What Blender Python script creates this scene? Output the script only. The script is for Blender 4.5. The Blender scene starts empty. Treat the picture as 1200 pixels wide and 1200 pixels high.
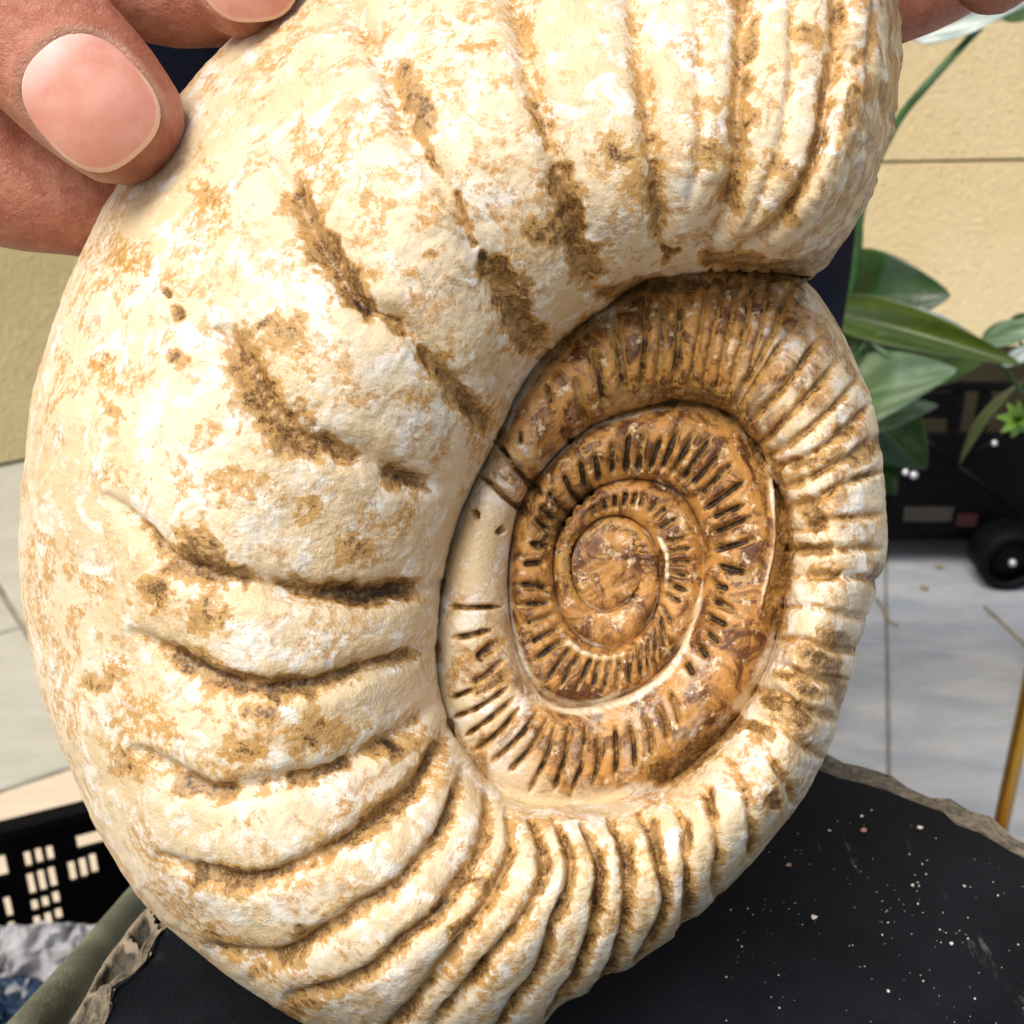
import bpy, bmesh, math, random
import numpy as np
from mathutils import Vector, Matrix

random.seed(7)
rng = np.random.default_rng(11)
sc = bpy.context.scene

# ------------------------------------------------------------------ camera
F = 1449.0                       # focal length in pixels of the 1200 px photograph
PITCH = math.radians(25.0)
CAM = np.array((0.0, 0.0, 0.80))
FWD = np.array((0.0, math.cos(PITCH), -math.sin(PITCH)))
UPV = np.array((0.0, math.sin(PITCH), math.cos(PITCH)))
RGT = np.array((1.0, 0.0, 0.0))
cam = bpy.data.cameras.new("camera")
cam.sensor_width = 36.0
cam.lens = 36.0 * F / 1200.0
cam.clip_start = 0.01
cam.clip_end = 100.0
cam.dof.use_dof = True
cam.dof.focus_distance = 0.152
cam.dof.aperture_fstop = 58.0
camo = bpy.data.objects.new("camera", cam)
sc.collection.objects.link(camo)
camo.location = CAM
camo.rotation_euler = (math.radians(90.0) - PITCH, 0, 0)
sc.camera = camo

# ------------------------------------------------------------------ light
SUN_EL, SUN_AZ = math.radians(55.0), math.radians(-143.0)   # azimuth from +Y towards +X
world = bpy.data.worlds.new("World")
sc.world = world
world.use_nodes = True
wn = world.node_tree
sky = wn.nodes.new("ShaderNodeTexSky")
sky.sky_type = 'NISHITA'
sky.sun_disc = False
sky.sun_elevation = SUN_EL
sky.sun_rotation = SUN_AZ
sky.air_density = 1.0
sky.dust_density = 4.0
sky.ozone_density = 1.0
wn.nodes["Background"].inputs["Strength"].default_value = 0.15
wn.links.new(sky.outputs[0], wn.nodes["Background"].inputs["Color"])
sun = bpy.data.lights.new("sun", 'SUN')
sun.energy = 2.6
sun.angle = math.radians(34.0)
sun.color = (1.0, 0.95, 0.87)
suno = bpy.data.objects.new("sun", sun)
sc.collection.objects.link(suno)
sd = Vector((math.sin(SUN_AZ) * math.cos(SUN_EL), math.cos(SUN_AZ) * math.cos(SUN_EL), math.sin(SUN_EL)))
suno.rotation_euler = (-sd).to_track_quat('-Z', 'Y').to_euler()
suno.location = sd * 5
sc.view_settings.view_transform = 'Standard'
sc.view_settings.look = 'None'
sc.view_settings.gamma = 1.0
sc.view_settings.exposure = 0.16
sc.view_settings.use_curve_mapping = False
sc.cycles.use_adaptive_sampling = True
sc.cycles.adaptive_threshold = 0.025
sc.cycles.max_bounces = 5
sc.cycles.diffuse_bounces = 3
sc.cycles.glossy_bounces = 3
sc.cycles.transmission_bounces = 3
sc.cycles.caustics_reflective = False
sc.cycles.caustics_refractive = False

# ------------------------------------------------------------------ helpers
def ray(u, v):
    return FWD + RGT * ((u - 600.0) / F) + UPV * ((600.0 - v) / F)
def at(u, v, zc):
    return CAM + ray(u, v) * zc
def on_z(u, v, z):
    r = ray(u, v)
    return CAM + r * ((z - CAM[2]) / r[2])
def on_plane(u, v, p0, n):
    r = ray(u, v)
    return CAM + r * (np.dot(np.asarray(p0) - CAM, n) / np.dot(r, n))
PX = 0.145 / 1200.0              # metres per photo pixel in the plane of the shell
D0 = F                           # distance of the shell's middle plane, in shell pixels
def unproj(u, v, d):
    """arrays of photo positions and heights above the shell's middle plane -> world"""
    zc = (D0 - d) * PX
    a = (u - 600.0) / F * zc
    b = (600.0 - v) / F * zc
    return CAM + zc[..., None] * FWD + a[..., None] * RGT + b[..., None] * UPV

_T = rng.random((64, 64, 64))
def vnoise(p):
    p = np.asarray(p, float)
    i = np.floor(p).astype(int)
    f = p - i
    f = f * f * (3 - 2 * f)
    i0 = i & 63
    i1 = (i + 1) & 63
    x0, y0, z0 = i0[..., 0], i0[..., 1], i0[..., 2]
    x1, y1, z1 = i1[..., 0], i1[..., 1], i1[..., 2]
    fx, fy, fz = f[..., 0], f[..., 1], f[..., 2]
    c = lambda a, b, t: a + (b - a) * t
    a = c(c(_T[x0, y0, z0], _T[x1, y0, z0], fx), c(_T[x0, y1, z0], _T[x1, y1, z0], fx), fy)
    b = c(c(_T[x0, y0, z1], _T[x1, y0, z1], fx), c(_T[x0, y1, z1], _T[x1, y1, z1], fx), fy)
    return c(a, b, fz) - 0.5
def fbm(p, oct=4, g=0.5):
    s, a = 0.0, 1.0
    for k in range(oct):
        s = s + a * vnoise(p * (2.03 ** k) + 17.3 * k)
        a *= g
    return s

def link(o, parent=None):
    sc.collection.objects.link(o)
    if parent is not None:
        o.parent = parent
        o.matrix_parent_inverse = parent.matrix_world.inverted() if parent.type != 'EMPTY' else Matrix.Translation(-Vector(parent.location))
    return o
def mesh_np(name, verts, faces, mat, parent=None, smooth=True, attrs=None):
    me = bpy.data.meshes.new(name)
    verts = np.ascontiguousarray(verts, np.float32).reshape(-1, 3)
    faces = np.ascontiguousarray(faces, np.int32)
    n = faces.shape[1]
    me.vertices.add(len(verts))
    me.vertices.foreach_set("co", verts.ravel())
    me.loops.add(faces.size)
    me.loops.foreach_set("vertex_index", faces.ravel())
    me.polygons.add(len(faces))
    me.polygons.foreach_set("loop_start", np.arange(0, faces.size, n, dtype=np.int32))
    me.polygons.foreach_set("loop_total", np.full(len(faces), n, np.int32))
    me.polygons.foreach_set("use_smooth", np.full(len(faces), smooth, bool))
    me.update(calc_edges=True)
    for k, a in (attrs or {}).items():
        at_ = me.attributes.new(k, 'FLOAT', 'POINT')
        at_.data.foreach_set("value", np.ascontiguousarray(a, np.float32).ravel())
    if mat:
        me.materials.append(mat)
    o = bpy.data.objects.new(name, me)
    return link(o, parent)
def grid_faces(nr, nc, flip=False):
    i = np.arange(nr - 1)[:, None] * nc + np.arange(nc - 1)[None, :]
    q = np.stack([i, i + 1, i + nc + 1, i + nc], -1).reshape(-1, 4)
    return q[:, ::-1] if flip else q
def bm_obj(name, bm, mat, parent=None, smooth=False):
    bmesh.ops.recalc_face_normals(bm, faces=bm.faces)
    me = bpy.data.meshes.new(name)
    bm.to_mesh(me)
    bm.free()
    if smooth:
        for p in me.polygons:
            p.use_smooth = True
    if mat:
        me.materials.append(mat)
    o = bpy.data.objects.new(name, me)
    return link(o, parent)
def box(bm, c, s, rz=0.0, bevel=0.0):
    m = Matrix.Translation(c) @ Matrix.Rotation(rz, 4, 'Z') @ Matrix.Diagonal((s[0], s[1], s[2], 1))
    r = bmesh.ops.create_cube(bm, size=1.0, matrix=m)
    if bevel:
        es = list({e for v in r['verts'] for e in v.link_edges})
        bmesh.ops.bevel(bm, geom=es, offset=bevel, segments=2, affect='EDGES', profile=0.6)
def tube(bm, pts, rad, seg=16, caps=True, round_ends=False):
    pts = [Vector(p) for p in pts]
    rad = list(rad) if hasattr(rad, '__len__') else [rad] * len(pts)
    if round_ends:
        a, b = (pts[0] - pts[1]).normalized(), (pts[-1] - pts[-2]).normalized()
        r0, r1 = rad[0], rad[-1]
        h = [(math.sin(t), math.cos(t)) for t in (0.45, 0.9, 1.25, 1.5)]
        pts = [pts[0] + a * r0 * s for s, c in reversed(h)] + pts + [pts[-1] + b * r1 * s for s, c in h]
        rad = [r0 * c for s, c in reversed(h)] + rad + [r1 * c for s, c in h]
    rings = []
    ref = None
    for i, p in enumerate(pts):
        t = (pts[min(i + 1, len(pts) - 1)] - pts[max(i - 1, 0)]).normalized()
        if ref is None:
            ref = t.orthogonal().normalized()
        ref = (ref - t * ref.dot(t)).normalized()
        b = t.cross(ref)
        rings.append([bm.verts.new(p + (ref * math.cos(k * 2 * math.pi / seg) + b * math.sin(k * 2 * math.pi / seg)) * rad[i]) for k in range(seg)])
    for a, b in zip(rings, rings[1:]):
        for k in range(seg):
            bm.faces.new((a[k], a[(k + 1) % seg], b[(k + 1) % seg], b[k]))
    if caps:
        bm.faces.new(rings[0][::-1])
        bm.faces.new(rings[-1])
def empty(name, loc, label, cat, group=None):
    o = bpy.data.objects.new(name, None)
    o.empty_display_size = 0.02
    o.location = loc
    sc.collection.objects.link(o)
    tag(o, label, cat, group)
    return o
def tag(o, label=None, cat=None, group=None, kind=None):
    if label: o["label"] = label
    if cat: o["category"] = cat
    if group: o["group"] = group
    if kind: o["kind"] = kind
    return o

# ------------------------------------------------------------------ materials
class NT:
    def __init__(self, name):
        self.m = bpy.data.materials.new(name)
        self.m.use_nodes = True
        self.t = self.m.node_tree
        self.b = self.t.nodes["Principled BSDF"]
        self.co = self.t.nodes.new("ShaderNodeTexCoord").outputs["Object"]
    def n(self, typ, **kw):
        nd = self.t.nodes.new(typ)
        for k, v in kw.items():
            setattr(nd, k, v)
        return nd
    def put(self, sock, v):
        if isinstance(v, bpy.types.NodeSocket):
            self.t.links.new(v, sock)
        elif isinstance(v, (tuple, list)) and len(v) == 3 and sock.type == 'RGBA':
            sock.default_value = (*v, 1)
        else:
            sock.default_value = v
    def noise(self, scale, detail=4, rough=0.55, dist=0.0, co=None, out=0, offset=None):
        nd = self.n("ShaderNodeTexNoise")
        c = co or self.co
        if offset is not None:
            mp = self.n("ShaderNodeMapping")
            self.put(mp.inputs[0], c)
            mp.inputs[1].default_value = offset
            c = mp.outputs[0]
        self.put(nd.inputs["Vector"], c)
        nd.inputs["Scale"].default_value = scale
        nd.inputs["Detail"].default_value = detail
        nd.inputs["Roughness"].default_value = rough
        nd.inputs["Distortion"].default_value = dist
        return nd.outputs[out]
    def vor(self, scale, feature='F1', out="Distance", co=None, rand=1.0):
        nd = self.n("ShaderNodeTexVoronoi", feature=feature)
        self.put(nd.inputs["Vector"], co or self.co)
        nd.inputs["Scale"].default_value = scale
        nd.inputs["Randomness"].default_value = rand
        return nd.outputs[out]
    def math(self, op, a, b=0.0, clamp=False):
        nd = self.n("ShaderNodeMath", operation=op, use_clamp=clamp)
        self.put(nd.inputs[0], a)
        self.put(nd.inputs[1], b)
        return nd.outputs[0]
    def step(self, v, lo, hi, a=0.0, b=1.0):
        nd = self.n("ShaderNodeMapRange", interpolation_type='SMOOTHSTEP')
        self.put(nd.inputs[0], v)
        for i, x in enumerate((lo, hi, a, b)):
            self.put(nd.inputs[1 + i], x)
        return nd.outputs[0]
    def mix(self, f, a, b, blend='MIX'):
        nd = self.n("ShaderNodeMix", data_type='RGBA', blend_type=blend)
        self.put(nd.inputs[0], f)
        self.put(nd.inputs[6], a)
        self.put(nd.inputs[7], b)
        return nd.outputs[2]
    def attr(self, name):
        nd = self.n("ShaderNodeAttribute", attribute_name=name)
        return nd.outputs["Fac"]
    def bump(self, h, strength=0.3, dist=0.001, normal=None):
        nd = self.n("ShaderNodeBump")
        nd.inputs["Strength"].default_value = strength
        nd.inputs["Distance"].default_value = dist
        self.put(nd.inputs["Height"], h)
        if normal is not None:
            self.put(nd.inputs["Normal"], normal)
        return nd.outputs[0]
    def done(self, col=None, rough=0.6, normal=None, spec=0.5, metal=0.0, sss=0.0, trans=0.0, alpha=None):
        b = self.b
        if col is not None: self.put(b.inputs["Base Color"], col)
        self.put(b.inputs["Roughness"], rough)
        if normal is not None: self.put(b.inputs["Normal"], normal)
        self.put(b.inputs["Specular IOR Level"], spec)
        b.inputs["Metallic"].default_value = metal
        if trans: b.inputs["Transmission Weight"].default_value = trans
        if alpha is not None: self.put(b.inputs["Alpha"], alpha)
        if sss:
            b.inputs["Subsurface Weight"].default_value = sss
            b.inputs["Subsurface Radius"].default_value = (0.0035, 0.0012, 0.0006)
            b.inputs["Subsurface Scale"].default_value = 1.0
        return self.m

def simple(name, col, rough=0.6, var=0.15, scale=60, bump=0.2, bscale=300, bdist=0.0005, spec=0.5, metal=0.0):
    t = NT(name)
    n = t.noise(scale, 5)
    c = t.mix(t.step(n, 0.3, 0.7), tuple(x * (1 - var) for x in col), tuple(min(1, x * (1 + var)) for x in col))
    return t.done(c, rough, t.bump(t.noise(bscale, 4), bump, bdist), spec, metal)

def mat_shell():
    t = NT("fossil_calcite")
    stain_shade, warm = t.attr("stain_shade"), t.attr("warm")
    big = t.noise(55, 5, 0.6, 0.4)
    mid = t.noise(150, 6, 0.68, 0.9)
    mid2 = t.noise(210, 5, 0.68, 0.6, offset=(0.31, 0.17, 0.05))
    fine = t.noise(900, 4, 0.7)
    grain = t.noise(2600, 2, 0.6)
    # chalky calcite, cream to nearly white
    c = t.mix(t.step(big, 0.38, 0.62), (0.69, 0.53, 0.31), (0.75, 0.62, 0.42))
    c = t.mix(t.step(mid2, 0.50, 0.62), c, (0.84, 0.78, 0.67))
    c = t.mix(t.math('MULTIPLY', t.step(t.noise(95, 6, 0.6, offset=(0.9, 0.2, 0.4)), 0.54, 0.66), 0.45), c, (0.62, 0.58, 0.47))
    # thin ochre skin left in patches, with darker rims
    och = t.math('MULTIPLY', t.step(mid, 0.495, 0.57), t.step(big, 0.36, 0.55))
    och = t.math('MULTIPLY', och, t.step(fine, 0.40, 0.56))
    c = t.mix(t.math('MULTIPLY', och, 0.85), c, t.mix(t.step(grain, 0.4, 0.6), (0.44, 0.19, 0.03), (0.60, 0.33, 0.075)))
    rim = t.math('ABSOLUTE', t.math('SUBTRACT', mid, 0.52))
    rim = t.math('MULTIPLY', t.step(rim, 0.0, 0.018, 1.0, 0.0), t.step(big, 0.38, 0.6))
    rim = t.math('MULTIPLY', rim, t.step(fine, 0.4, 0.56))
    c = t.mix(t.math('MULTIPLY', rim, 0.7), c, (0.40, 0.20, 0.05))
    # dark pin specks
    sp = t.step(t.vor(1150), 0.06, 0.17, 1.0, 0.0)
    sp = t.math('MULTIPLY', sp, t.step(t.noise(120, 4, 0.6, offset=(0.2, 0.6, 0.1)), 0.44, 0.56))
    c = t.mix(t.math('MULTIPLY', sp, 0.55), c, (0.17, 0.10, 0.05))
    # the warm brown of the umbilicus
    wv = t.noise(260, 5, 0.7, 0.8, offset=(0.1, 0.7, 0.3))
    wc = t.mix(t.step(wv, 0.38, 0.60), (0.105, 0.036, 0.010), (0.50, 0.245, 0.062))
    wc = t.mix(t.step(t.noise(500, 5, 0.7, offset=(0.4, 0, 0)), 0.55, 0.68), wc, (0.72, 0.56, 0.34))
    wm = t.step(t.math('ADD', warm, t.math('MULTIPLY', t.math('SUBTRACT', mid, 0.5), 1.2)), 0.16, 0.56)
    c = t.mix(wm, c, wc)
    # matrix left in the furrows, and seam shade painted in as brown
    s = t.math('ADD', stain_shade, t.math('MULTIPLY', t.math('SUBTRACT', wv, 0.5), 1.15))
    s = t.math('ADD', s, t.math('MULTIPLY', t.math('SUBTRACT', fine, 0.5), 0.9))
    s0 = t.math('MULTIPLY', s, t.step(stain_shade, 0.03, 0.16))
    c = t.mix(t.step(s0, 0.20, 0.32, 0.0, 0.85), c, (0.50, 0.27, 0.065))
    brown = t.mix(t.step(grain, 0.38, 0.66), (0.080, 0.038, 0.011), (0.30, 0.155, 0.045))
    brown = t.mix(t.step(t.noise(330, 4, 0.65, 0.5, offset=(0.5, 0.1, 0.8)), 0.46, 0.58), brown, t.mix(t.step(fine, 0.4, 0.6), (0.30, 0.165, 0.055), (0.46, 0.29, 0.12)))
    c = t.mix(t.step(s0, 0.40, 0.54, 0.0, 0.92), c, brown)
    c = t.mix(t.step(s0, 0.78, 1.05, 0.0, 0.92), c, (0.035, 0.018, 0.008))
    h = t.math('ADD', t.math('MULTIPLY', fine, 0.5), t.math('MULTIPLY', grain, 0.35))
    h = t.math('MULTIPLY', h, t.step(big, 0.35, 0.62, 1.0, 0.35))
    nrm = t.bump(h, 0.45, 0.0010)
    rough = t.step(mid2, 0.35, 0.65, 0.52, 0.36)
    return t.done(c, rough, nrm, 0.45)

def mat_skin():
    t = NT("skin")
    n = t.noise(70, 4, 0.6)
    m = t.noise(420, 5, 0.6)
    c = t.mix(t.step(n, 0.35, 0.65), (0.42, 0.155, 0.095), (0.52, 0.225, 0.145))
    c = t.mix(t.math('MULTIPLY', t.step(m, 0.45, 0.62), 0.6), c, (0.36, 0.105, 0.065))
    c = t.mix(t.math('MULTIPLY', t.step(t.noise(1500, 4), 0.58, 0.7), 0.3), c, (0.66, 0.42, 0.30))
    cre = t.vor(1300, 'DISTANCE_TO_EDGE')
    mp = t.n("ShaderNodeMapping")
    t.put(mp.inputs[0], t.co)
    mp.inputs[3].default_value = (1.0, 0.45, 1.6)
    wr = t.noise(650, 5, 0.65, 0.8, co=mp.outputs[0])
    h = t.math('ADD', t.math('MULTIPLY', t.step(cre, 0.0, 0.12), 0.12), wr)
    fold = t.attr("fold")
    c = t.mix(t.math('MULTIPLY', fold, 0.8), c, (0.62, 0.37, 0.26))
    return t.done(c, t.step(n, 0.3, 0.7, 0.42, 0.55), t.bump(h, 0.6, 0.0007), 0.4, sss=0.2)

def mat_nail():
    t = NT("fingernail_keratin")
    al, ac = t.attr("along"), t.attr("edge")
    c = t.mix(t.step(t.noise(260, 5, 0.6), 0.35, 0.65), (0.64, 0.275, 0.195), (0.71, 0.345, 0.26))
    lun = t.step(t.math('ADD', al, t.math('MULTIPLY', t.noise(300, 3), 0.25)), -0.80, -0.35, 0.55, 0.0)
    c = t.mix(lun, c, (0.83, 0.68, 0.62))
    tip = t.math('MULTIPLY', t.step(ac, 0.93, 0.97), t.step(al, -0.1, 0.3))
    c = t.mix(t.math('MULTIPLY', tip, 0.8), c, (0.80, 0.56, 0.42))
    return t.done(c, 0.36, t.bump(t.noise(500, 4), 0.12, 0.0004), 0.45, sss=0.1)

M = {}
M['shell'] = mat_shell()
M['skin'] = mat_skin()
M['nail'] = mat_nail()
def mat_stucco(name, a, b):
    t = NT(name)
    c = t.mix(t.step(t.noise(3, 6, 0.6), 0.3, 0.7), a, b)
    c = t.mix(t.math('MULTIPLY', t.step(t.noise(60, 5, 0.7), 0.52, 0.7), 0.35), c, tuple(x * 0.72 for x in a))
    h = t.math('ADD', t.noise(110, 5, 0.6), t.math('MULTIPLY', t.noise(380, 3), 0.4))
    return t.done(c, 0.9, t.bump(h, 1.0, 0.010), 0.2)
M['stucco'] = mat_stucco("yellow_stucco", (0.88, 0.69, 0.37), (0.92, 0.76, 0.45))
M['stucco_shaded'] = mat_stucco("shaded_yellow_stucco", (0.74, 0.60, 0.30), (0.80, 0.67, 0.37))  # darker copy of the stucco: the left wall's shade put into its colour
def mat_tile(name, a, b, dirt):
    t = NT(name)
    mp = t.n("ShaderNodeMapping")
    t.put(mp.inputs[0], t.n("ShaderNodeNewGeometry").outputs["Position"])
    mp.inputs[3].default_value = (1.0, 2.6, 1.0)
    mp.inputs[2].default_value = (0, 0, 0.25)
    n = t.noise(9, 8, 0.68, 0.5, co=mp.outputs[0])
    c = t.mix(t.step(n, 0.36, 0.64), a, b)
    c = t.mix(t.math('MULTIPLY', t.step(t.noise(26, 7, 0.7, co=mp.outputs[0]), 0.5, 0.68), 0.5), c, dirt)
    return t.done(c, 0.55, t.bump(t.noise(160, 5), 0.2, 0.002), 0.4)
M['tile'] = mat_tile("grey_tile", (0.34, 0.37, 0.40), (0.47, 0.48, 0.48), (0.40, 0.37, 0.32))
M['tile2'] = mat_tile("pale_tile", (0.42, 0.41, 0.34), (0.48, 0.47, 0.40), (0.40, 0.37, 0.29))
M['tile3'] = mat_tile("beige_tile", (0.60, 0.50, 0.37), (0.66, 0.56, 0.42), (0.56, 0.53, 0.45))
M['grout'] = simple("grout", (0.26, 0.23, 0.17), 0.95, 0.3, 40, 0.5, 300, 0.002)
M['black'] = simple("black_plastic", (0.0018, 0.0018, 0.0024), 0.5, 0.3, 30, 0.1, 400, 0.0005, spec=0.10)
M['rubber'] = simple("black_rubber", (0.003, 0.003, 0.0035), 0.6, 0.3, 30, 0.1, 400, 0.0005, spec=0.12)
M['navy'] = simple("navy_cloth", (0.008, 0.010, 0.020), 0.95, 0.3, 30, 0.5, 700, 0.001, spec=0.1)
M['hair'] = simple("dark_hair", (0.02, 0.014, 0.01), 0.6, 0.3, 200, 0.8, 400, 0.003)
M['brass'] = simple("polished_brass", (0.60, 0.34, 0.05), 0.22, 0.1, 30, 0.05, 200, 0.0003, metal=1.0)
M['silver'] = simple("bright_metal", (0.75, 0.76, 0.78), 0.3, 0.1, 60, 0.05, 200, 0.0003, metal=0.6)
M['pole'] = simple("grey_green_paint", (0.155, 0.165, 0.105), 0.75, 0.3, 90, 0.6, 900, 0.0008)
M['dim_label'] = simple("faded_label", (0.030, 0.025, 0.018), 0.7, 0.2)
M['dim_red'] = simple("dull_red", (0.030, 0.003, 0.005), 0.6, 0.2)
M['crumb'] = simple("pale_crumb", (0.75, 0.68, 0.58), 0.8, 0.2, 800, 0.5, 2000, 0.0004)
M['crumb2'] = simple("pinkish_crumb", (0.52, 0.30, 0.20), 0.8, 0.3, 800, 0.5, 2000, 0.0004)
M['straw'] = simple("dry_straw", (0.30, 0.24, 0.13), 0.8, 0.3, 100)
def mat_slab():
    t = NT("black_slate")
    n = t.noise(45, 6, 0.65)
    c = t.mix(t.step(n, 0.35, 0.7), (0.003, 0.0042, 0.0068), (0.008, 0.010, 0.014))
    # chalky scuffs
    mp = t.n("ShaderNodeMapping")
    t.put(mp.inputs[0], t.co)
    mp.inputs[2].default_value = (0, 0, 0.9)
    mp.inputs[3].default_value = (1.0, 0.22, 1.0)
    sc_ = t.noise(420, 5, 0.7, co=mp.outputs[0])
    scuff = t.math('MULTIPLY', t.step(sc_, 0.58, 0.70), t.step(t.noise(38, 3, 0.5, offset=(0.13, 0.02, 0)), 0.54, 0.66))
    c = t.mix(t.math('MULTIPLY', scuff, 0.55), c, (0.16, 0.16, 0.16))
    dust = t.math('MULTIPLY', t.step(t.vor(900), 0.05, 0.13, 1.0, 0.0), t.step(t.noise(60, 4), 0.48, 0.62))
    c = t.mix(t.math('MULTIPLY', dust, 0.5), c, (0.25, 0.25, 0.24))
    h = t.math('ADD', t.noise(2600, 3, 0.6), t.math('MULTIPLY', t.noise(200, 4), 0.4))
    return t.done(c, t.step(n, 0.3, 0.7, 0.50, 0.62), t.bump(h, 0.4, 0.0005), 0.16)
M['slab'] = mat_slab()
def mat_broken():
    t = NT("broken_stone")
    rid = t.attr("ridge")
    c = t.mix(t.step(t.noise(300, 7, 0.68, 0.5), 0.38, 0.64), (0.045, 0.04, 0.03), (0.13, 0.115, 0.085))
    c = t.mix(t.step(t.math('ADD', rid, t.math('MULTIPLY', t.math('SUBTRACT', t.noise(600, 5, 0.7), 0.5), 0.7)), 0.45, 0.8), c, (0.36, 0.29, 0.20))
    return t.done(c, 0.8, t.bump(t.noise(900, 5, 0.7), 0.8, 0.0012), 0.3)
M['broken'] = mat_broken()
def mat_leaf(name, a, b, pale, gloss=0.3):
    t = NT(name)
    mid = t.attr("mid")
    c = t.mix(t.step(t.noise(30, 4), 0.35, 0.65), a, b)
    c = t.mix(t.math('MULTIPLY', t.step(mid, 0.0, 0.08, 1.0, 0.0), 0.25), c, pale)
    vn = t.attr('vein')
    c = t.mix(t.math('MULTIPLY', t.step(t.math('ADD', vn, t.math('MULTIPLY', t.noise(60, 4), 0.8)), 0.5, 1.3), 0.55), c, tuple(x * 0.45 for x in a))
    h = t.math('ADD', t.noise(120, 3), t.math('MULTIPLY', vn, 0.5))
    m = t.done(c, gloss, t.bump(h, 0.25, 0.002), 0.5)
    t.b.inputs["Transmission Weight"].default_value = 0.0
    return m
M['leaf'] = mat_leaf("green_leaf", (0.014, 0.055, 0.007), (0.032, 0.090, 0.010), (0.16, 0.24, 0.06))
M['leaf_olive'] = mat_leaf("olive_leaf", (0.045, 0.085, 0.005), (0.075, 0.12, 0.008), (0.2, 0.22, 0.05))
M['leaf_pale'] = mat_leaf("pale_leaf", (0.13, 0.23, 0.10), (0.26, 0.36, 0.24), (0.4, 0.5, 0.35), 0.2)
M['leaf_silver'] = mat_leaf("silvery_leaf", (0.36, 0.45, 0.40), (0.50, 0.58, 0.53), (0.30, 0.42, 0.28), 0.22)
M['leaf_lime'] = mat_leaf("lime_leaf", (0.14, 0.30, 0.03), (0.22, 0.40, 0.06), (0.3, 0.5, 0.1))
M['stem'] = simple("green_stem", (0.035, 0.10, 0.022), 0.45, 0.3, 40)
M['pot'] = simple("dark_pot", (0.02, 0.018, 0.016), 0.7, 0.2)
def mat_film(name, col, rough=0.25):
    t = NT(name)
    return t.done(t.mix(t.step(t.noise(25, 5), 0.35, 0.65), tuple(x * 0.75 for x in col), col), rough, t.bump(t.noise(70, 6, 0.65), 0.5, 0.004), 0.6)
M['film'] = mat_film("cloudy_plastic", (0.46, 0.46, 0.47))
M['blue'] = mat_film("blue_plastic", (0.02, 0.05, 0.10))

# ------------------------------------------------------------------ the ammonite: traced seam, rib spokes and furrows
C0 = np.array((715.0, 657.0))
# spokes of the outer whorl along its ribs: seam point, mid point, point on the outline (photo pixels), height, seam height
SP = [
 ((952, 324), (1052, 130), (1028, -190)), ((850, 320), (968, 140), (985, -215)), ((800, 323), (868, 110), (870, -225)),
 ((764, 329), (762, 130), (725, -215)), ((700, 366), (640, 140), (560, -165)), ((633, 423), (510, 200), (388, -50)),
 ((583, 512), (410, 345), (225, 92)), ((550, 580), (310, 470), (98, 290)), ((522, 672), (245, 655), (28, 540)),
 ((512, 750), (290, 800), (31, 735)), ((517, 812), (290, 915), (75, 888)), ((527, 846), (335, 1005), (132, 1004)),
 ((545, 888), (420, 1060), (205, 1093)), ((563, 911), (470, 1105), (300, 1168)), ((592, 935), (548, 1098), (415, 1222)),
 ((622, 944), (620, 1085), (505, 1236)), ((650, 947), (665, 1060), (592, 1216)), ((715, 942), (740, 1045), (695, 1162)),
 ((782, 916), (815, 1005), (800, 1088)), ((832, 873), (890, 930), (905, 985)), ((872, 828), (925, 865), (968, 890)),
 ((896, 785), (945, 800), (994, 808)), ((912, 735), (962, 735), (1012, 738)), ((922, 672), (978, 664), (1037, 657)),
 ((920, 610), (980, 590), (1038, 590)), ((905, 562), (967, 530), (1034, 520)), ((885, 520), (948, 468), (1012, 440)),
 ((856, 488), (906, 410), (952, 335)), ((818, 474), (856, 396), (897, 312)), ((775, 474), (800, 396), (825, 312)),
]
# the seam goes on inwards from the last spoke
E_IN = [(740, 482), (700, 496), (665, 520), (632, 556), (610, 592), (598, 640), (595, 690), (600, 740), (612, 782), (634, 812),
 (665, 827), (705, 824), (745, 808), (780, 780), (806, 745), (822, 705), (827, 660), (821, 620), (803, 585), (776, 567), (745, 560),
 (712, 566), (683, 584), (660, 612), (649, 648), (650, 690), (662, 727), (685, 752), (715, 760), (744, 748), (765, 722), (774, 688),
 (772, 652), (758, 622), (735, 606), (708, 606), (686, 620), (672, 645), (671, 678), (684, 706), (708, 718), (733, 708), (748, 684),
 (746, 655), (730, 636), (712, 636), (699, 650), (698, 670), (710, 682), (724, 676), (727, 664), (720, 656)]
def unwrap(pts):
    p = np.array(pts, float) - C0
    return np.degrees(np.unwrap(np.arctan2(-p[:, 1], p[:, 0])))
SEAM = np.array([s[0] for s in SP] + E_IN, float)
SEAM_T = unwrap(SEAM)
SEAM_T = np.maximum.accumulate(SEAM_T + np.arange(len(SEAM_T)) * 1e-4)
def crom(tk, pk, t):
    """smooth interpolation of control points (non-uniform Hermite)"""
    tk, pk = np.asarray(tk, float), np.asarray(pk, float)
    if pk.ndim == 1: pk = pk[:, None]
    m = np.gradient(pk, tk, axis=0)
    i = np.clip(np.searchsorted(tk, t, side='right') - 1, 0, len(tk) - 2)
    h = (tk[i + 1] - tk[i])[:, None]
    x = np.clip((t - tk[i])[:, None] / h, 0, 1)
    return ((2*x**3 - 3*x**2 + 1) * pk[i] + (x**3 - 2*x**2 + x) * h * m[i] + (-2*x**3 + 3*x**2) * pk[i+1] + (x**3 - x**2) * h * m[i+1])
T0 = SEAM_T[0]
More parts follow.
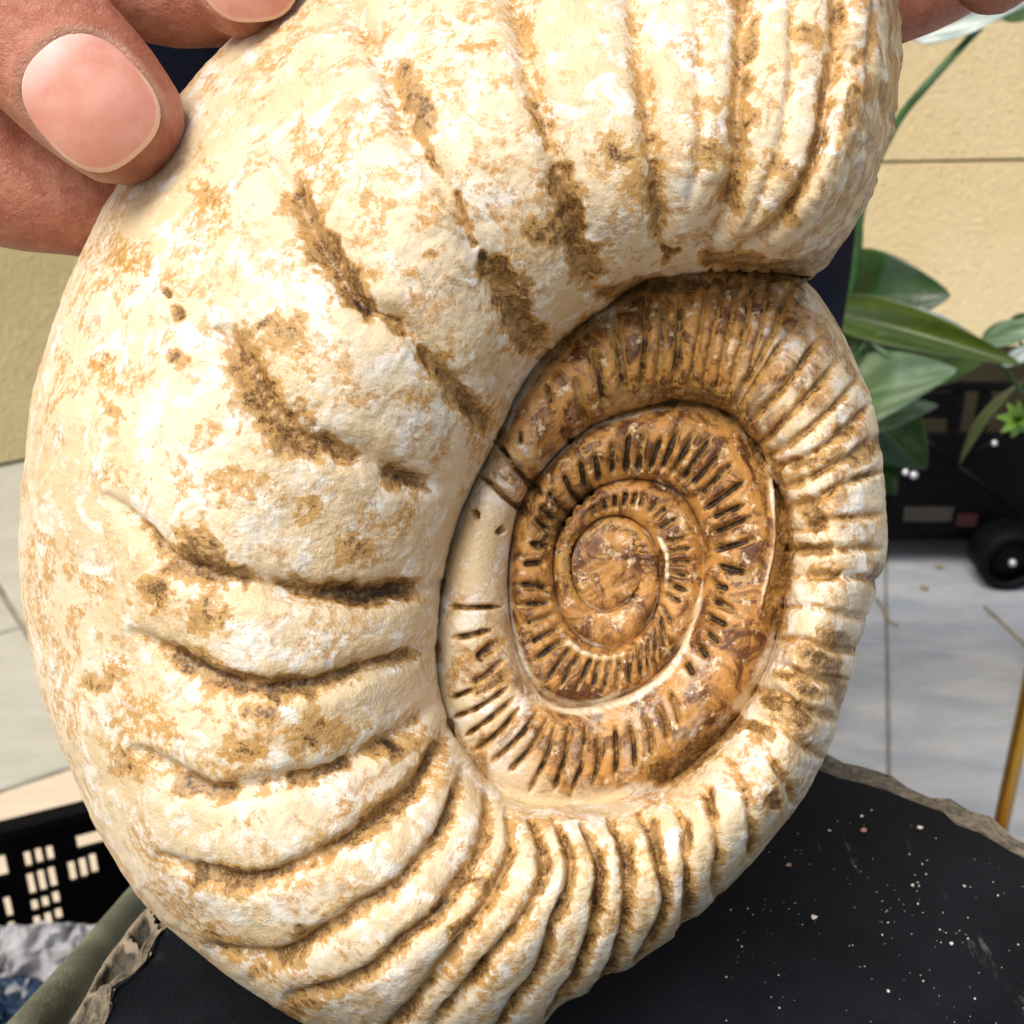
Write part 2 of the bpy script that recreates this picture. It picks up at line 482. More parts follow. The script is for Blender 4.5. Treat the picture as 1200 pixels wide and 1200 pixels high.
HK = [(0, 250), (50, 290), (90, 290), (135, 280), (180, 262), (225, 222), (270, 178), (315, 150), (360, 124), (400, 112), (450, 98), (540, 84),
      (630, 72), (720, 60), (810, 50), (900, 42), (990, 35), (1080, 29), (1170, 24), (1260, 20), (1350, 17), (1500, 14), (1900, 10)]
def Hof(t): return np.interp(t, [a for a, b in HK], [b for a, b in HK])
def dSof(t): return 0.60 * Hof(t + 360)

# furrows between ribs: points, half width, depth, stain
FUR = []
def fu(pts, w, h, s): FUR.append((np.array(pts, float), w, h, s))
# broad furrows of the body whorl
fu([(1030,-40),(1022,60),(1018,130),(1000,215),(965,270),(900,312)], 7, 5, .34)
fu([(930,-60),(930,20),(925,110),(905,205),(870,275)], 7, 6, .26)
fu([(812,-60),(818,20),(822,110),(820,190),(806,250)], 7, 5, .22)
fu([(985,-60),(985,0),(976,100),(956,190),(920,258),(855,305)], 11, 12, .42)
fu([(872,-80),(870,0),(868,100),(865,200),(846,265),(812,305)], 12, 13, .42)
fu([(735,-80),(748,40),(764,150),(774,230),(776,275),(768,318)], 14, 13, .32)
fu([(585,-80),(605,10),(632,120),(655,200),(682,300),(693,345)], 16, 14, .30)
fu([(400,-20),(450,85),(485,170),(530,230),(565,300),(600,360),(627,408)], 14, 12, .20)
fu([(300,170),(335,220),(375,290),(420,352),(480,388),(520,435),(550,470),(575,497)], 15, 14, .22)
fu([(250,380),(285,430),(312,480),(350,512),(420,537),(480,562),(535,572)], 18, 15, .20)
fu([(120,580),(158,618),(195,658),(250,682),(310,690),(380,696),(440,698),(490,690),(520,676)], 15, 15, .26)
fu([(150,740),(205,778),(250,802),(310,812),(380,803),(430,786),(480,768),(508,748)], 15, 15, .34)
fu([(150,875),(205,912),(240,930),(275,931),(350,916),(410,896),(475,858),(514,818)], 14, 14, .28)
fu([(180,1000),(230,1026),(270,1038),(325,1030),(400,990),(460,950),(500,908),(520,868),(526,842)], 12, 14, .42)
fu([(240,1110),(311,1127),(363,1106),(433,1062),(477,1030),(520,975),(541,920),(544,892)], 10, 13, .44)
fu([(330,1175),(404,1159),(442,1136),(480,1098),(518,1064),(550,1018),(570,968),(571,925)], 10, 13, .5)
fu([(430,1225),(470,1200),(506,1159),(552,1092),(573,1054),(593,1013),(602,981),(594,942)], 9, 13, .46)
fu([(500,1225),(517,1197),(558,1153),(587,1115),(617,1077),(636,1025),(634,987),(620,955)], 8, 13, .5)
fu([(580,1210),(602,1185),(631,1150),(646,1112),(657,1072),(669,1031),(663,987),(645,956)], 8, 12, .55)
fu([(640,1195),(663,1174),(681,1145),(692,1107),(701,1072),(706,1022),(701,996),(680,960)], 7.5, 12, .58)
fu([(690,1165),(710,1150),(727,1118),(738,1075),(739,1025),(733,987),(712,953)], 7.5, 11, .55)
fu([(740,1130),(757,1112),(774,1083),(783,1054),(775,1013),(765,978),(747,948)], 7, 10, .50)
fu([(790,1095),(803,1080),(808,1054),(806,996),(803,972),(788,938)], 7, 9, .42)
fu([(835,1055),(842,1020),(845,996),(835,949),(820,915)], 7, 9, .38)
fu([(878,1010),(885,975),(880,940),(862,905),(845,885)], 7, 8, .36)
fu([(930,945),(925,920),(903,890),(870,855)], 7, 8, .34)
fu([(968,890),(943,868),(915,850),(882,838)], 7, 8, .34)
fu([(985,845),(943,832),(915,815),(890,808)], 7, 9, .46)
fu([(1000,800),(975,800),(940,790),(905,780)], 7, 9, .46)
fu([(1010,765),(980,762),(945,752),(908,748)], 6, 8, .40)
fu([(1022,725),(985,722),(950,712),(915,712)], 6, 7, .30)
fu([(1036,682),(990,678),(953,673),(925,678)], 6, 7, .46)
fu([(1038,645),(978,642),(937,644),(922,645)], 6, 8, .50)
fu([(1038,600),(1005,605),(960,612),(925,622)], 6, 7, .40)
fu([(1037,553),(1002,565),(960,582),(922,596)], 6, 8, .52)
fu([(1032,510),(995,535),(955,556),(916,576)], 6, 8, .60)
fu([(1026,470),(990,507),(945,535),(906,552)], 6, 8, .56)
fu([(1010,440),(970,482),(925,520),(895,538)], 5.5, 8, .56)
fu([(985,420),(950,460),(905,507),(885,522)], 5.5, 8, .60)
fu([(965,392),(935,435),(902,472),(878,500)], 5.5, 8, .58)
fu([(950,362),(927,392),(897,432),(866,480)], 5.5, 7, .50)
fu([(930,330),(915,372),(900,405),(866,465),(850,482)], 6, 8, .56)
# the band under the mouth of the shell
for x0, x1 in ((905, 872), (888, 852), (868, 836), (850, 820), (832, 804)):
    fu([(x0, 318), ((x0 * .6 + x1 * .4), 385), (x1, 462)], 4.2, 6, .48)
for pts, w in (([(795,345),(797,360),(794,410),(790,455)],5.5), ([(776,345),(777,370),(775,410),(770,460)],5.5), ([(757,345),(757,400),(752,462)],5),
               ([(717,366),(727,415),(735,472)],6.5), ([(695,405),(704,445),(712,484)],6), ([(673,440),(681,470),(690,502)],5.5),
               ([(637,450),(643,463),(648,478)],4.5), ([(660,503),(668,518)],4.5), ([(607,505),(612,520)],4),
               ([(581,518),(607,550),(634,582)],4.5), ([(563,558),(590,580),(622,604)],4.5), ([(552,598),(560,606)],5), ([(585,618),(592,626)],5.5),
               ([(524,711),(555,713),(588,711)],4), ([(528,748),(552,745),(576,739)],4.5), ([(560,770),(580,757)],5), ([(554,800),(572,790),(590,774)],5),
               ([(528,819),(555,809)],4), ([(530,842),(565,828),(596,805)],4), ([(545,862),(575,843),(602,818)],4), ([(556,880),(585,858),(609,829)],4),
               ([(576,894),(605,868),(629,836)],4.5), ([(597,905),(622,878),(642,843)],4.5), ([(621,929),(640,890),(651,850)],4.5), ([(650,927),(662,890),(668,846)],4.5),
               ([(671,929),(683,895),(687,852)],4.5), ([(697,918),(702,890),(702,858)],4.5), ([(721,912),(723,885),(721,852)],4.5), ([(745,900),(743,872),(738,848)],4.5),
               ([(765,885),(763,860),(755,838)],4.5), ([(783,868),(780,845),(771,826)],4.5), ([(797,850),(793,828),(785,810)],4.5)):
    fu(pts, w, 8.0, .84)
# slits of the next whorls: inner point, outer point
SL2 = [(802,775,813,790),(816,758,828,770),(825,740,842,754),(825,722,851,734),(834,704,860,716),(836,686,852,690),(840,664,874,671),(834,646,886,632),
 (834,626,880,605),(834,608,872,591),(825,597,872,565),(819,582,857,544),(810,570,845,530),(799,565,834,512),(787,559,816,503),(775,553,796,500),
 (761,553,775,512),(748,553,755,506),(735,556,737,503),(720,559,718,516),(705,567,697,530),(691,576,679,538),(679,588,660,556),(667,602,640,576),
 (658,613,630,592),(650,625,624,606),(648,643,622,637),(640,660,612,662),(645,688,606,686),(647,706,606,712),(650,722,612,733),(657,737,618,756),(664,748,626,775)]
SL3 = [(670,757,638,801),(682,760,656,807),(694,766,676,811),(704,766,693,812),(716,766,708,813),(726,763,723,811),(737,757,738,805),(748,751,752,796),
 (756,745,762,788),(763,735,772,778),(770,720,784,760),(772,710,790,733),(778,697,798,706),(781,684,806,693),(781,672,806,675),(781,659,813,658),
 (778,648,810,642),(778,637,807,628),(772,620,795,606),(767,608,782,594),(761,600,771,586),(750,594,757,575),(741,594,747,576),(731,596,735,576),(721,598,722,580),(711,601,708,583),(700,606,694,592)]
for x0, y0, x1, y1 in SL2: fu([(x0, y0), ((x0 + x1) / 2, (y0 + y1) / 2), (x1, y1)], 5.0, 9.0, 1.15)
for x0, y0, x1, y1 in SL3: fu([(x0, y0), ((x0 + x1) / 2, (y0 + y1) / 2), (x1, y1)], 4.2, 7.0, 1.0)
for k in range(30):
    a = math.radians(190 + k * 11.5); r0, r1 = 36, 47
    fu([(714 + r0 * math.cos(a), 662 + r0 * math.sin(a)), (714 + r1 * math.cos(a + .08), 662 + r1 * math.sin(a + .08))], 2.2, 2.0, .30)
# matrix patches in or beside the furrows, some with seam shade painted in: points, half width, stain
PAT = []
def pa(pts, w, s): PAT.append((np.array(pts, float), w * 1.22, s + 0.07))
pa([(472,85),(485,115),(498,140)], 15, .50); pa([(480,140),(495,175),(510,205)], 8, .34)
pa([(498,170),(512,200)], 7, .35); pa([(535,225),(560,290)], 4, .55)
pa([(583,318),(600,345),(622,398)], 16, .74); pa([(569,304),(571,308)], 6, 1.1)
pa([(655,205),(668,240),(690,320)], 15, .70); pa([(620,110),(640,170)], 7, .42); pa([(612,10),(618,50)], 15, .30)
pa([(757,235),(768,260),(772,285)], 9, .40); pa([(770,190),(775,270)], 10, .46); pa([(745,60),(765,160)], 14, .34)
pa([(869,80),(868,190),(855,250)], 12, .46); pa([(885,20),(880,60)], 7, .5); pa([(970,70),(965,150),(945,215),(925,255)], 8, .62)
pa([(900,262),(930,255)], 12, .42); pa([(1000,110),(1000,140)], 7, .62); pa([(1005,70),(1012,60)], 6, .55); pa([(1036,100),(1036,130)], 6, .6)
pa([(830,308),(880,312),(930,316),(975,300),(1005,280)], 9, .66); pa([(780,300),(795,296)], 4, .7); pa([(782,306),(778,312)], 3, .7)
pa([(348,230),(365,265),(400,320),(430,355)], 17, .54); pa([(390,280),(398,300)], 7, .75); pa([(412,350),(428,362)], 8, .95); pa([(430,357),(478,395)], 6, .62)
pa([(508,425),(528,450),(560,490)], 13, .72); pa([(285,425),(305,470),(335,505)], 30, .46); pa([(300,430),(318,470),(350,512),(420,537)], 11, .50); pa([(330,520),(400,535)], 10, .52)
pa([(468,563),(494,568)], 10, .78); pa([(158,618),(180,645),(200,660)], 8, .56); pa([(222,640),(245,668)], 20, .58); pa([(205,662),(240,675),(280,678)], 13, .82)
pa([(330,685),(360,690),(395,695)], 9, .74); pa([(395,692),(440,697),(482,692)], 11, .92); pa([(208,775),(250,800),(310,812),(360,806)], 12, .85); pa([(360,804),(400,796),(430,785)], 8, .6)
pa([(440,780),(490,765)], 7, .5); pa([(208,918),(245,932),(265,930)], 12, .80); pa([(345,918),(375,908),(410,896)], 9, .78)
pa([(466,870),(470,876)], 7, .95); pa([(236,1026),(270,1034),(310,1030)], 13, .72); pa([(430,965),(480,930),(510,890)], 10, .6); pa([(400,990),(440,965)], 6, .65); pa([(500,905),(520,870)], 8, .7)
pa([(300,1140),(340,1125)], 14, .45); pa([(250,1100),(275,1125)], 15, .42); pa([(330,1190),(385,1165)], 16, .36); pa([(350,1095),(380,1100)], 10, .5)
pa([(510,1070),(528,1052)], 8, .9); pa([(440,1135),(490,1090)], 8, .55); pa([(521,973),(524,968)], 4, .9); pa([(530,955),(540,920)], 6, .5); pa([(563,1030),(575,1045)], 7, .65)
pa([(535,1092),(560,1070)], 8, .6); pa([(700,1055),(697,1090)], 8, .7); pa([(700,990),(706,1022)], 8, .62); pa([(735,985),(739,1040)], 9, .55); pa([(764,965),(772,1000)], 7, .66); pa([(803,965),(807,992)], 6, .7)
pa([(830,930),(838,955)], 7, .55); pa([(905,935),(906,940)], 6, .95); pa([(770,908),(800,895),(833,866)], 13, .62); pa([(850,860),(865,845)], 8, .5)
pa([(880,848),(902,862)], 7, .72); pa([(895,815),(915,828),(943,842)], 10, .62); pa([(912,790),(935,800),(958,812)], 9, .56); pa([(945,765),(965,778),(978,786)], 11, .7)
pa([(985,800),(990,830)], 9, .5); pa([(965,742),(1000,758)], 7, .5); pa([(950,672),(988,676)], 7, .62); pa([(1029,674),(1030,684)], 7, .85); pa([(937,643),(977,641)], 6, .7)
pa([(948,590),(955,610)], 13, .62); pa([(916,690),(920,640),(915,600)], 9, .5); pa([(905,700),(910,730)], 7, .5); pa([(880,520),(905,550),(915,590)], 9, .62)
pa([(930,545),(985,530)], 8, .6); pa([(1005,540),(1034,515)], 7, .55); pa([(1010,560),(1034,553)], 6, .55); pa([(985,508),(1000,500)], 9, .5)
pa([(720,470),(770,464),(820,466),(860,482)], 13, .62); pa([(760,458),(815,462)], 9, .5); pa([(705,345),(760,335),(840,332)], 9, .55); pa([(640,430),(690,375)], 8, .42)  # brown along the top band's seams, with occlusion shade painted into it
pa([(590,510),(640,570)], 6, .4); pa([(648,618),(670,585),(690,572)], 8, .75); pa([(636,640),(655,620)], 8, .8); pa([(628,555),(620,600)], 4, .5)
pa([(855,670),(872,674)], 7, .9); pa([(700,520),(686,528)], 6, .7); pa([(580,755),(565,772)], 6, .7); pa([(560,810),(590,790)], 7, .6); pa([(500,300),(520,320)], 8, .2)
pa([(690,640),(715,620),(735,640)], 14, .62); pa([(665,660),(680,690)], 12, .42); pa([(700,670),(725,665)], 10, .35); pa([(440,880),(470,880),(490,865)], 9, .34)
for cx, cy, r, s in ((330,395,22,.36),(350,430,18,.34),(205,365,6,.7),(195,345,4,.7),(285,870,16,.34),(170,850,28,.26),(300,835,16,.36),(380,860,26,.36),(250,720,20,.34),(180,690,16,.40),
                     (300,570,24,.32),(360,600,20,.3),(260,560,14,.34),(415,640,22,.30),(560,60,14,.3),(440,240,14,.26),(205,420,8,.5),(640,270,18,.36),(730,180,18,.38),(745,215,14,.4),(830,120,14,.34),
                     (840,180,18,.3),(920,200,18,.38),(945,40,14,.36),(150,890,20,.34),(110,800,12,.36),(140,790,12,.34),(120,430,14,.26),(150,300,20,.28),(250,230,18,.28),(130,480,12,.28),(290,885,12,.4),(225,770,10,.3)):
    pa([(cx - r * .5, cy - 2), (cx + r * .5, cy + 3)], r, s)

RID = [(np.array(p, float), w, h) for p, w, h in (
 ([(885,520),(900,548),(906,590),(906,630),(900,665),(892,702),(882,745)], 3.0, 3),
 ([(655,742),(668,756),(690,768),(718,771),(748,758)], 3.5, 4), ([(780,700),(783,660),(778,640),(768,622)], 3.5, 3),
 ([(625,818),(660,833),(705,831),(750,813),(785,786),(806,750),(821,705),(827,660),(820,615)], 3.6, 3),
 ([(528,850),(545,888),(570,918),(602,934),(650,943),(700,941),(760,925)], 4.5, 5))]
def seg_dist(P, pts, taper=0.0):
    """distance of points P (n,2) to a polyline, and the fraction along it"""
    best = np.full(len(P), 1e9)
    frac = np.zeros(len(P))
    L = np.concatenate([[0], np.cumsum(np.linalg.norm(np.diff(pts, axis=0), axis=1))])
    tot = max(L[-1], 1e-6)
    for i in range(len(pts) - 1):
        a, b = pts[i], pts[i + 1]
        ab = b - a
        l2 = max(ab @ ab, 1e-9)
        x = np.clip(((P - a) @ ab) / l2, 0, 1)
        d = np.hypot(*(P - a - x[:, None] * ab).T)
        m = d < best
        best[m] = d[m]
        frac[m] = (L[i] + x[m] * math.sqrt(l2)) / tot
    return best, frac
def smooth_poly(pts, n=5):
    if len(pts) < 3: return pts
    t = np.arange(len(pts), dtype=float)
    return crom(t, pts, np.linspace(0, len(pts) - 1, (len(pts) - 1) * n + 1))
def carve(UV, turn):
    """relief (px, along the normal) and stain for photo positions UV"""
    n = len(UV)
    P3 = np.column_stack([UV, np.full(n, 3.7 + turn)])
    wob = np.column_stack([fbm(P3 / 38.0, 3), fbm(P3 / 38.0 + 50, 3)]) * 5.0
    W = UV + (wob if turn == 0 else wob * 0.35)
    h = np.zeros(n)
    s = np.zeros(n)
    ragged = 1.0 + 0.9 * fbm(P3 / 16.0 + 9, 3)
    for pts, w, dep, st in FUR:
        if 6.5 < w < 12.5 and pts[:, 1].mean() > 880: st = st * 1.3
        if len(pts) > 2: pts = smooth_poly(pts)
        r = 3.2 * w
        lo, hi = pts.min(0) - r, pts.max(0) + r
        idx = np.nonzero(((W >= lo) & (W <= hi)).all(1))[0]
        if not len(idx): continue
        d, f = seg_dist(W[idx], pts)
        tap = np.clip(np.minimum(f, 1 - f) * 7, 0, 1) ** 0.6 if w > 5.2 else np.clip(np.minimum(f * 12 + .1, (1 - f) * 4.6 + .12), 0, 1) ** 0.6
        we = w * (0.45 + 0.55 * tap)
        q = d / we
        core = np.exp(-q ** 2 * 1.3)
        h[idx] = np.minimum(h[idx], -dep * tap * core) - (dep * 0.30 * tap * np.exp(-(d / (we * 2.3)) ** 2) if w > 7 else 0)
        sv = st * tap ** 0.5 * (np.exp(-(q * 0.95) ** 2) if w > 5.2 else np.exp(-(q * 1.3) ** 4)) * np.clip(ragged[idx], 0.35, 1.35)
        s[idx] = np.maximum(s[idx], sv)
    for pts, w, st in PAT:
        r = 1.8 * w
        lo, hi = pts.min(0) - r, pts.max(0) + r
        idx = np.nonzero(((W >= lo) & (W <= hi)).all(1))[0]
        if not len(idx): continue
        d, f = seg_dist(W[idx], pts)
        q = d / (w * np.clip(ragged[idx], 0.5, 1.5))
        m = np.exp(-(q * .95) ** 2.4)
        s[idx] = np.maximum(s[idx], st * m)
        if st > .5: h[idx] -= 2.2 * m * (0.6 + 0.8 * np.clip(fbm(P3[idx] / 5.0, 2) + .5, 0, 1))
    pale = np.zeros(n)
    for pts, w, dep in RID:
        pts = smooth_poly(pts)
        lo, hi = pts.min(0) - 3 * w, pts.max(0) + 3 * w
        idx = np.nonzero(((W >= lo) & (W <= hi)).all(1))[0]
        if not len(idx): continue
        d, f = seg_dist(W[idx], pts)
        m = np.exp(-(d / w) ** 2) * np.clip(np.minimum(f, 1 - f) * 6, 0, 1) * np.clip(ragged[idx] + .2, .3, 1.2)
        h[idx] = h[idx] * (1 - .7 * np.clip(m, 0, 1)) + dep * m
        s[idx] *= 1 - .8 * np.clip(m, 0, 1)
        pale[idx] = np.maximum(pale[idx], m)
    # worn, slightly lumpy surface
    h += 4.0 * fbm(P3 / 60.0 + 3, 3) * (1.0 if turn == 0 else 0.25) + (1.5 if turn == 0 else 0.9) * fbm(P3 / 9.0 + 30, 3)
    h -= s * 1.6 * (fbm(P3 / 3.2, 2) + 0.5)
    return h, s, pale

ENDS = {}
t_end0 = SEAM_T[len(SP) - 1]
def whorl(name, ta, tb, nt, ns, turn, parent):
    t = np.linspace(ta, tb, nt)
    S = crom(SEAM_T, SEAM, t)
    H, dS = Hof(t), dSof(t)
    s = np.linspace(0, 1, ns)
    if turn == 0:
        kt = SEAM_T[:len(SP)]
        Mi = crom(kt, [p[1] for p in SP], t)
        O = crom(kt, [p[2] for p in SP], t)
        m = np.full(nt, 0.46)
        # rounded mouth
        e = np.clip(1 - (t - T0) / 13.0, 0, 0.985)
        fall = np.sqrt(1 - e ** 2)
        H = H * fall
        dS = dS * np.minimum(1, fall * 1.2)
        # cross-section: wall of the umbilicus, bulge, outer half round to the venter
        nw = int(ns * 0.40)
        psi = np.linspace(math.pi / 2, 0, nw, endpoint=False)
        phi = np.linspace(0, math.pi / 2 + 0.22, ns - nw)
        x = np.concatenate([(m[:, None] * (1 - np.sin(psi)[None, :] ** 1.15)), m[:, None] + (1 - m[:, None]) * np.sin(np.minimum(phi, math.pi / 2))[None, :]], 1)
        hx = np.concatenate([np.broadcast_to(np.cos(psi) ** 0.9, (nt, nw)), np.broadcast_to(np.cos(phi), (nt, ns - nw))], 1)
        inner = np.zeros(ns, bool); inner[:nw] = True
        d = np.where(inner[None, :], dS[:, None] + (H - dS)[:, None] * hx, H[:, None] * hx)
        # hand-over to the cross-section of the next whorl
        w = np.clip((t - 406) / (t_end0 - 406), 0, 1); w = (w * w * (3 - 2 * w))[:, None]
        m2 = 0.58
        dO = (dSof(t - 360) - 4)[:, None]
        up = np.clip(x / m2, 0, 1)
        hin = dS[:, None] + (H - dS)[:, None] * np.sqrt(np.clip(1 - (1 - up) ** 2.0, 0, 1))
        dn = np.clip((x - m2) / (1 - m2), 0, 1.4)
        hout = H[:, None] - np.maximum(H[:, None] * 0.10, H[:, None] - dO) * dn ** 2.2
        d = d * (1 - w) + np.where(x < m2, hin, hout) * w
        A = S[:, None, :]; B = Mi[:, None, :]; Cc = O[:, None, :]
        X = x[..., None]
        UV = A * (2 * (X - .5) * (X - 1)) + B * (-4 * X * (X - 1)) + Cc * (2 * X * (X - .5))
    else:
        O = crom(SEAM_T, SEAM, t - 360)
        dO = dSof(t - 360) - 4
        m = 0.58
        x = np.linspace(0, 1.22, ns)[None, :]
        up = np.clip(x / m, 0, 1)
        hin = dS[:, None] + (H - dS)[:, None] * np.sqrt(np.clip(1 - (1 - up) ** 2.0, 0, 1))
        dn = np.clip((x - m) / (1 - m), 0, 1.4)
        hout = H[:, None] - np.maximum(H * 0.10, (H - dO))[:, None] * dn ** 2.2
        d = np.where(x < m, hin, hout)
        UV = S[:, None, :] + (O - S)[:, None, :] * x[..., None]
    if turn == 0:   # uneven broken lip
        q = np.concatenate([UV / 26.0, np.full(UV.shape[:2] + (1,), 2.2)], -1)
        UV[..., 0] += 13 * fbm(q, 3) * np.exp(-((t - T0) / 6.0))[:, None]
    uv = UV.reshape(-1, 2)
    h, st, pale = carve(uv, turn)
    # brown of the umbilicus, by place on the shell
    r = np.hypot(uv[:, 0] - C0[0], uv[:, 1] - C0[1])
    tt = np.repeat(t, ns)
    xx = np.tile(np.broadcast_to(x, (nt, ns)).reshape(-1), 1)
    if turn == 0:
        warm = 0.45 * np.clip((tt - 392) / 40, 0, 1) + 0.30 * np.clip(1 - xx * 9, 0, 1) * np.clip((tt - 240) / 60, 0, 1)
        warm += np.clip(1 - (tt - T0) / 26, 0, 1) * 0.42 + 0.22 * np.clip((tt - 290) / 80, 0, 1)
    elif turn == 1:
        key = [(432, .66), (470, .54), (500, .36), (540, .10), (575, .20), (610, .42), (640, .46), (670, .56), (700, .80), (720, .86), (760, .9), (800, .9)]
        warm = np.interp(tt, [a for a, b in key], [b for a, b in key]) - 0.18 * np.clip(xx - .7, 0, 1)
    else:
        warm = 0.80 - 0.22 * np.clip(np.sin(np.radians(tt) * -1.0), 0, 1)
    warm = warm - 0.5 * pale - (0.35 * np.exp(-((xx - .96) / .07) ** 2) if turn > 0 else 0)
    base = unproj(UV[..., 0], UV[..., 1], d)
    gt = np.gradient(base, axis=0)
    gs = np.gradient(base, axis=1)
    nr = np.cross(gt, gs)
    nr /= np.maximum(np.linalg.norm(nr, axis=2, keepdims=True), 1e-12)
    if np.mean(nr @ FWD) > 0: nr = -nr
    if turn == 0:
        amp = np.ones((nt, ns))
        amp *= np.clip((t - T0) / 3.0, 0.25, 1)[:, None]
    else:
        amp = np.ones((nt, ns))
    V = base + nr * (h.reshape(nt, ns) * amp * PX)[..., None]
    st = np.clip(st, 0, 1.3)
    warm = np.clip(warm, 0, 1)
    if turn == 0:
        ENDS['V'] = V
    if True:   # wall running on down to the seam, under the overlap
        wall = unproj(S[:, 0], S[:, 1], dS - (26 if turn == 0 else 16))
        V = np.concatenate([wall[:, None, :], V], 1)
        st2 = st.reshape(nt, ns); wm2 = warm.reshape(nt, ns)
        st = np.concatenate([st2[:, :1], st2], 1); warm = np.concatenate([wm2[:, :1], wm2], 1)
        ns += 1
    fc = grid_faces(nt, ns)
    o = mesh_np(name, V, fc, M['shell'], parent, True, {"stain_shade": st, "warm": warm})
    # back half: mirror image across the shell's middle plane, coarser
    if turn == 0:
        ncol = 1 + nw + int(np.sum(phi <= math.pi / 2))
        cols = np.unique(np.append(np.arange(0, ncol, 6), ncol - 1))
        Vb = V[::5][:, cols].copy()
        dep = np.minimum((Vb - CAM) @ FWD - D0 * PX, 0)
        Vb = Vb - 2 * dep[..., None] * FWD
        nb, mb = Vb.shape[:2]
        mesh_np("back_face", Vb, grid_faces(nb, mb, True), M['shell'], parent, True,
                {"stain_shade": st.reshape(nt, ns)[::5][:, cols] * .4, "warm": warm.reshape(nt, ns)[::5][:, cols]})
    return o

amm = empty("ammonite_fossil", at(480, 1236, D0 * PX), "cream and ochre ribbed ammonite fossil standing on the black slab, held upright by two hands", "fossil")
whorl("body_whorl", T0, t_end0, 1500, 300, 0, amm)
whorl("middle_whorl", t_end0, t_end0 + 330, 1300, 100, 1, amm)
whorl("inner_whorl", t_end0 + 328, SEAM_T[-1] - 3, 1500, 60, 2, amm)
# filled mouth of the shell
ring = ENDS['V'][0]
dep = (ring - CAM) @ FWD - D0 * PX
okr = dep <= 0
ring, dep = ring[okr], dep[okr]
loop = np.concatenate([ring[::6], (ring - 2 * dep[:, None] * FWD)[::-6]])
cen = loop.mean(0)
vv = [cen] + list(loop)
ff = [(0, 1 + i, 1 + (i + 1) % len(loop)) for i in range(len(loop))]
mesh_np("mouth_matrix", np.array(vv), np.array(ff), M['shell'], amm, False, {"stain_shade": np.full(len(vv), .3), "warm": np.full(len(vv), .3)})
SLAB_Z = float(ENDS['V'][..., 2].min()) - 0.0002

# core of the coil
a = np.linspace(0, 2 * math.pi, 61)
rr = np.linspace(0, 1, 14)
cu = 712 + 42 * rr[:, None] * np.cos(a)
cv = 662 + 46 * rr[:, None] * np.sin(a)
cd = 9 + 5 * np.sqrt(1 - rr[:, None] ** 2 * .98) + 0 * a + 4 * fbm(np.stack([cu / 9, cv / 9, 0 * cu], -1), 3)
mesh_np("core", unproj(cu, cv, cd), grid_faces(14, 61), M['shell'], amm, True, {"stain_shade": np.full(cu.size, .12), "warm": np.full(cu.size, .9)})

# ------------------------------------------------------------------ setting
fl = bpy.data.meshes.new("floor")
bm = bmesh.new()
box(bm, (0.5, 1.0, -0.03), (12.0, 9.0, 0.05))
floor = tag(bm_obj("floor", bm, M['grout']), kind="structure")
def tile(poly, mat, top=0.0):
    bm = bmesh.new()
    vs = [bm.verts.new((p[0], p[1], top)) for p in poly]
    f = bm.faces.new(vs)
    r = bmesh.ops.extrude_face_region(bm, geom=[f])
    for v in r['geom']:
        if isinstance(v, bmesh.types.BMVert): v.co.z -= 0.02
    bmesh.ops.bevel(bm, geom=[e for e in bm.edges if abs(e.verts[0].co.z - top) < 1e-6 and abs(e.verts[1].co.z - top) < 1e-6], offset=0.0025, segments=1, affect='EDGES')
    return bm_obj("floor_tile", bm, mat, floor)
# right-hand paving
yaw = math.radians(15)
ax, bx_ = np.array((math.sin(yaw), math.cos(yaw))), np.array((math.cos(yaw), -math.sin(yaw)))
cor = on_z(1040, 754, 0)[:2]
TS, G = 0.45, 0.003
for i in range(-4, 4):
    for j in range(-3, 6):
        p = cor + ax * (i * TS) + bx_ * (j * TS)
        c = p + (ax + bx_) * TS / 2
        if c[0] < 0.12 or c[1] > 3.0: continue
        q = [p + (ax + bx_) * G / 2, p + ax * (TS - G / 2) + bx_ * G / 2, p + (ax + bx_) * (TS - G / 2), p + bx_ * (TS - G / 2) + ax * G / 2]
        tile(q, M['tile'], random.uniform(-0.0008, 0.0008))
# left-hand paving, laid along the left wall
ly = math.radians(56)
la, ln = np.array((math.sin(ly), math.cos(ly))), np.array((-math.cos(ly), math.sin(ly)))
rows = [float(on_z(0, v, 0)[:2] @ ln) for v in (545, 741, 926)]
r4 = rows[2] - (rows[1] - rows[2])
for (hi, lo, mt) in ((rows[0], rows[1], 'tile2'), (rows[1], rows[2], 'tile2'), (rows[2], r4, 'tile3'), (r4, r4 - .33, 'tile3')):
    for k in range(-3, 3):
        s0 = 0.25 + k * 0.62
        p = lambda s, o: la * s + ln * o
        g = 0.004
        q = [p(s0 + g, lo + g), p(s0 + .62 - g, lo + g), p(s0 + .62 - g, hi - g), p(s0 + g, hi - g)]
        c = np.mean(q, axis=0)
        if c[0] > -0.05: continue
        tile(q, M[mt], random.uniform(-0.0008, 0.0008))
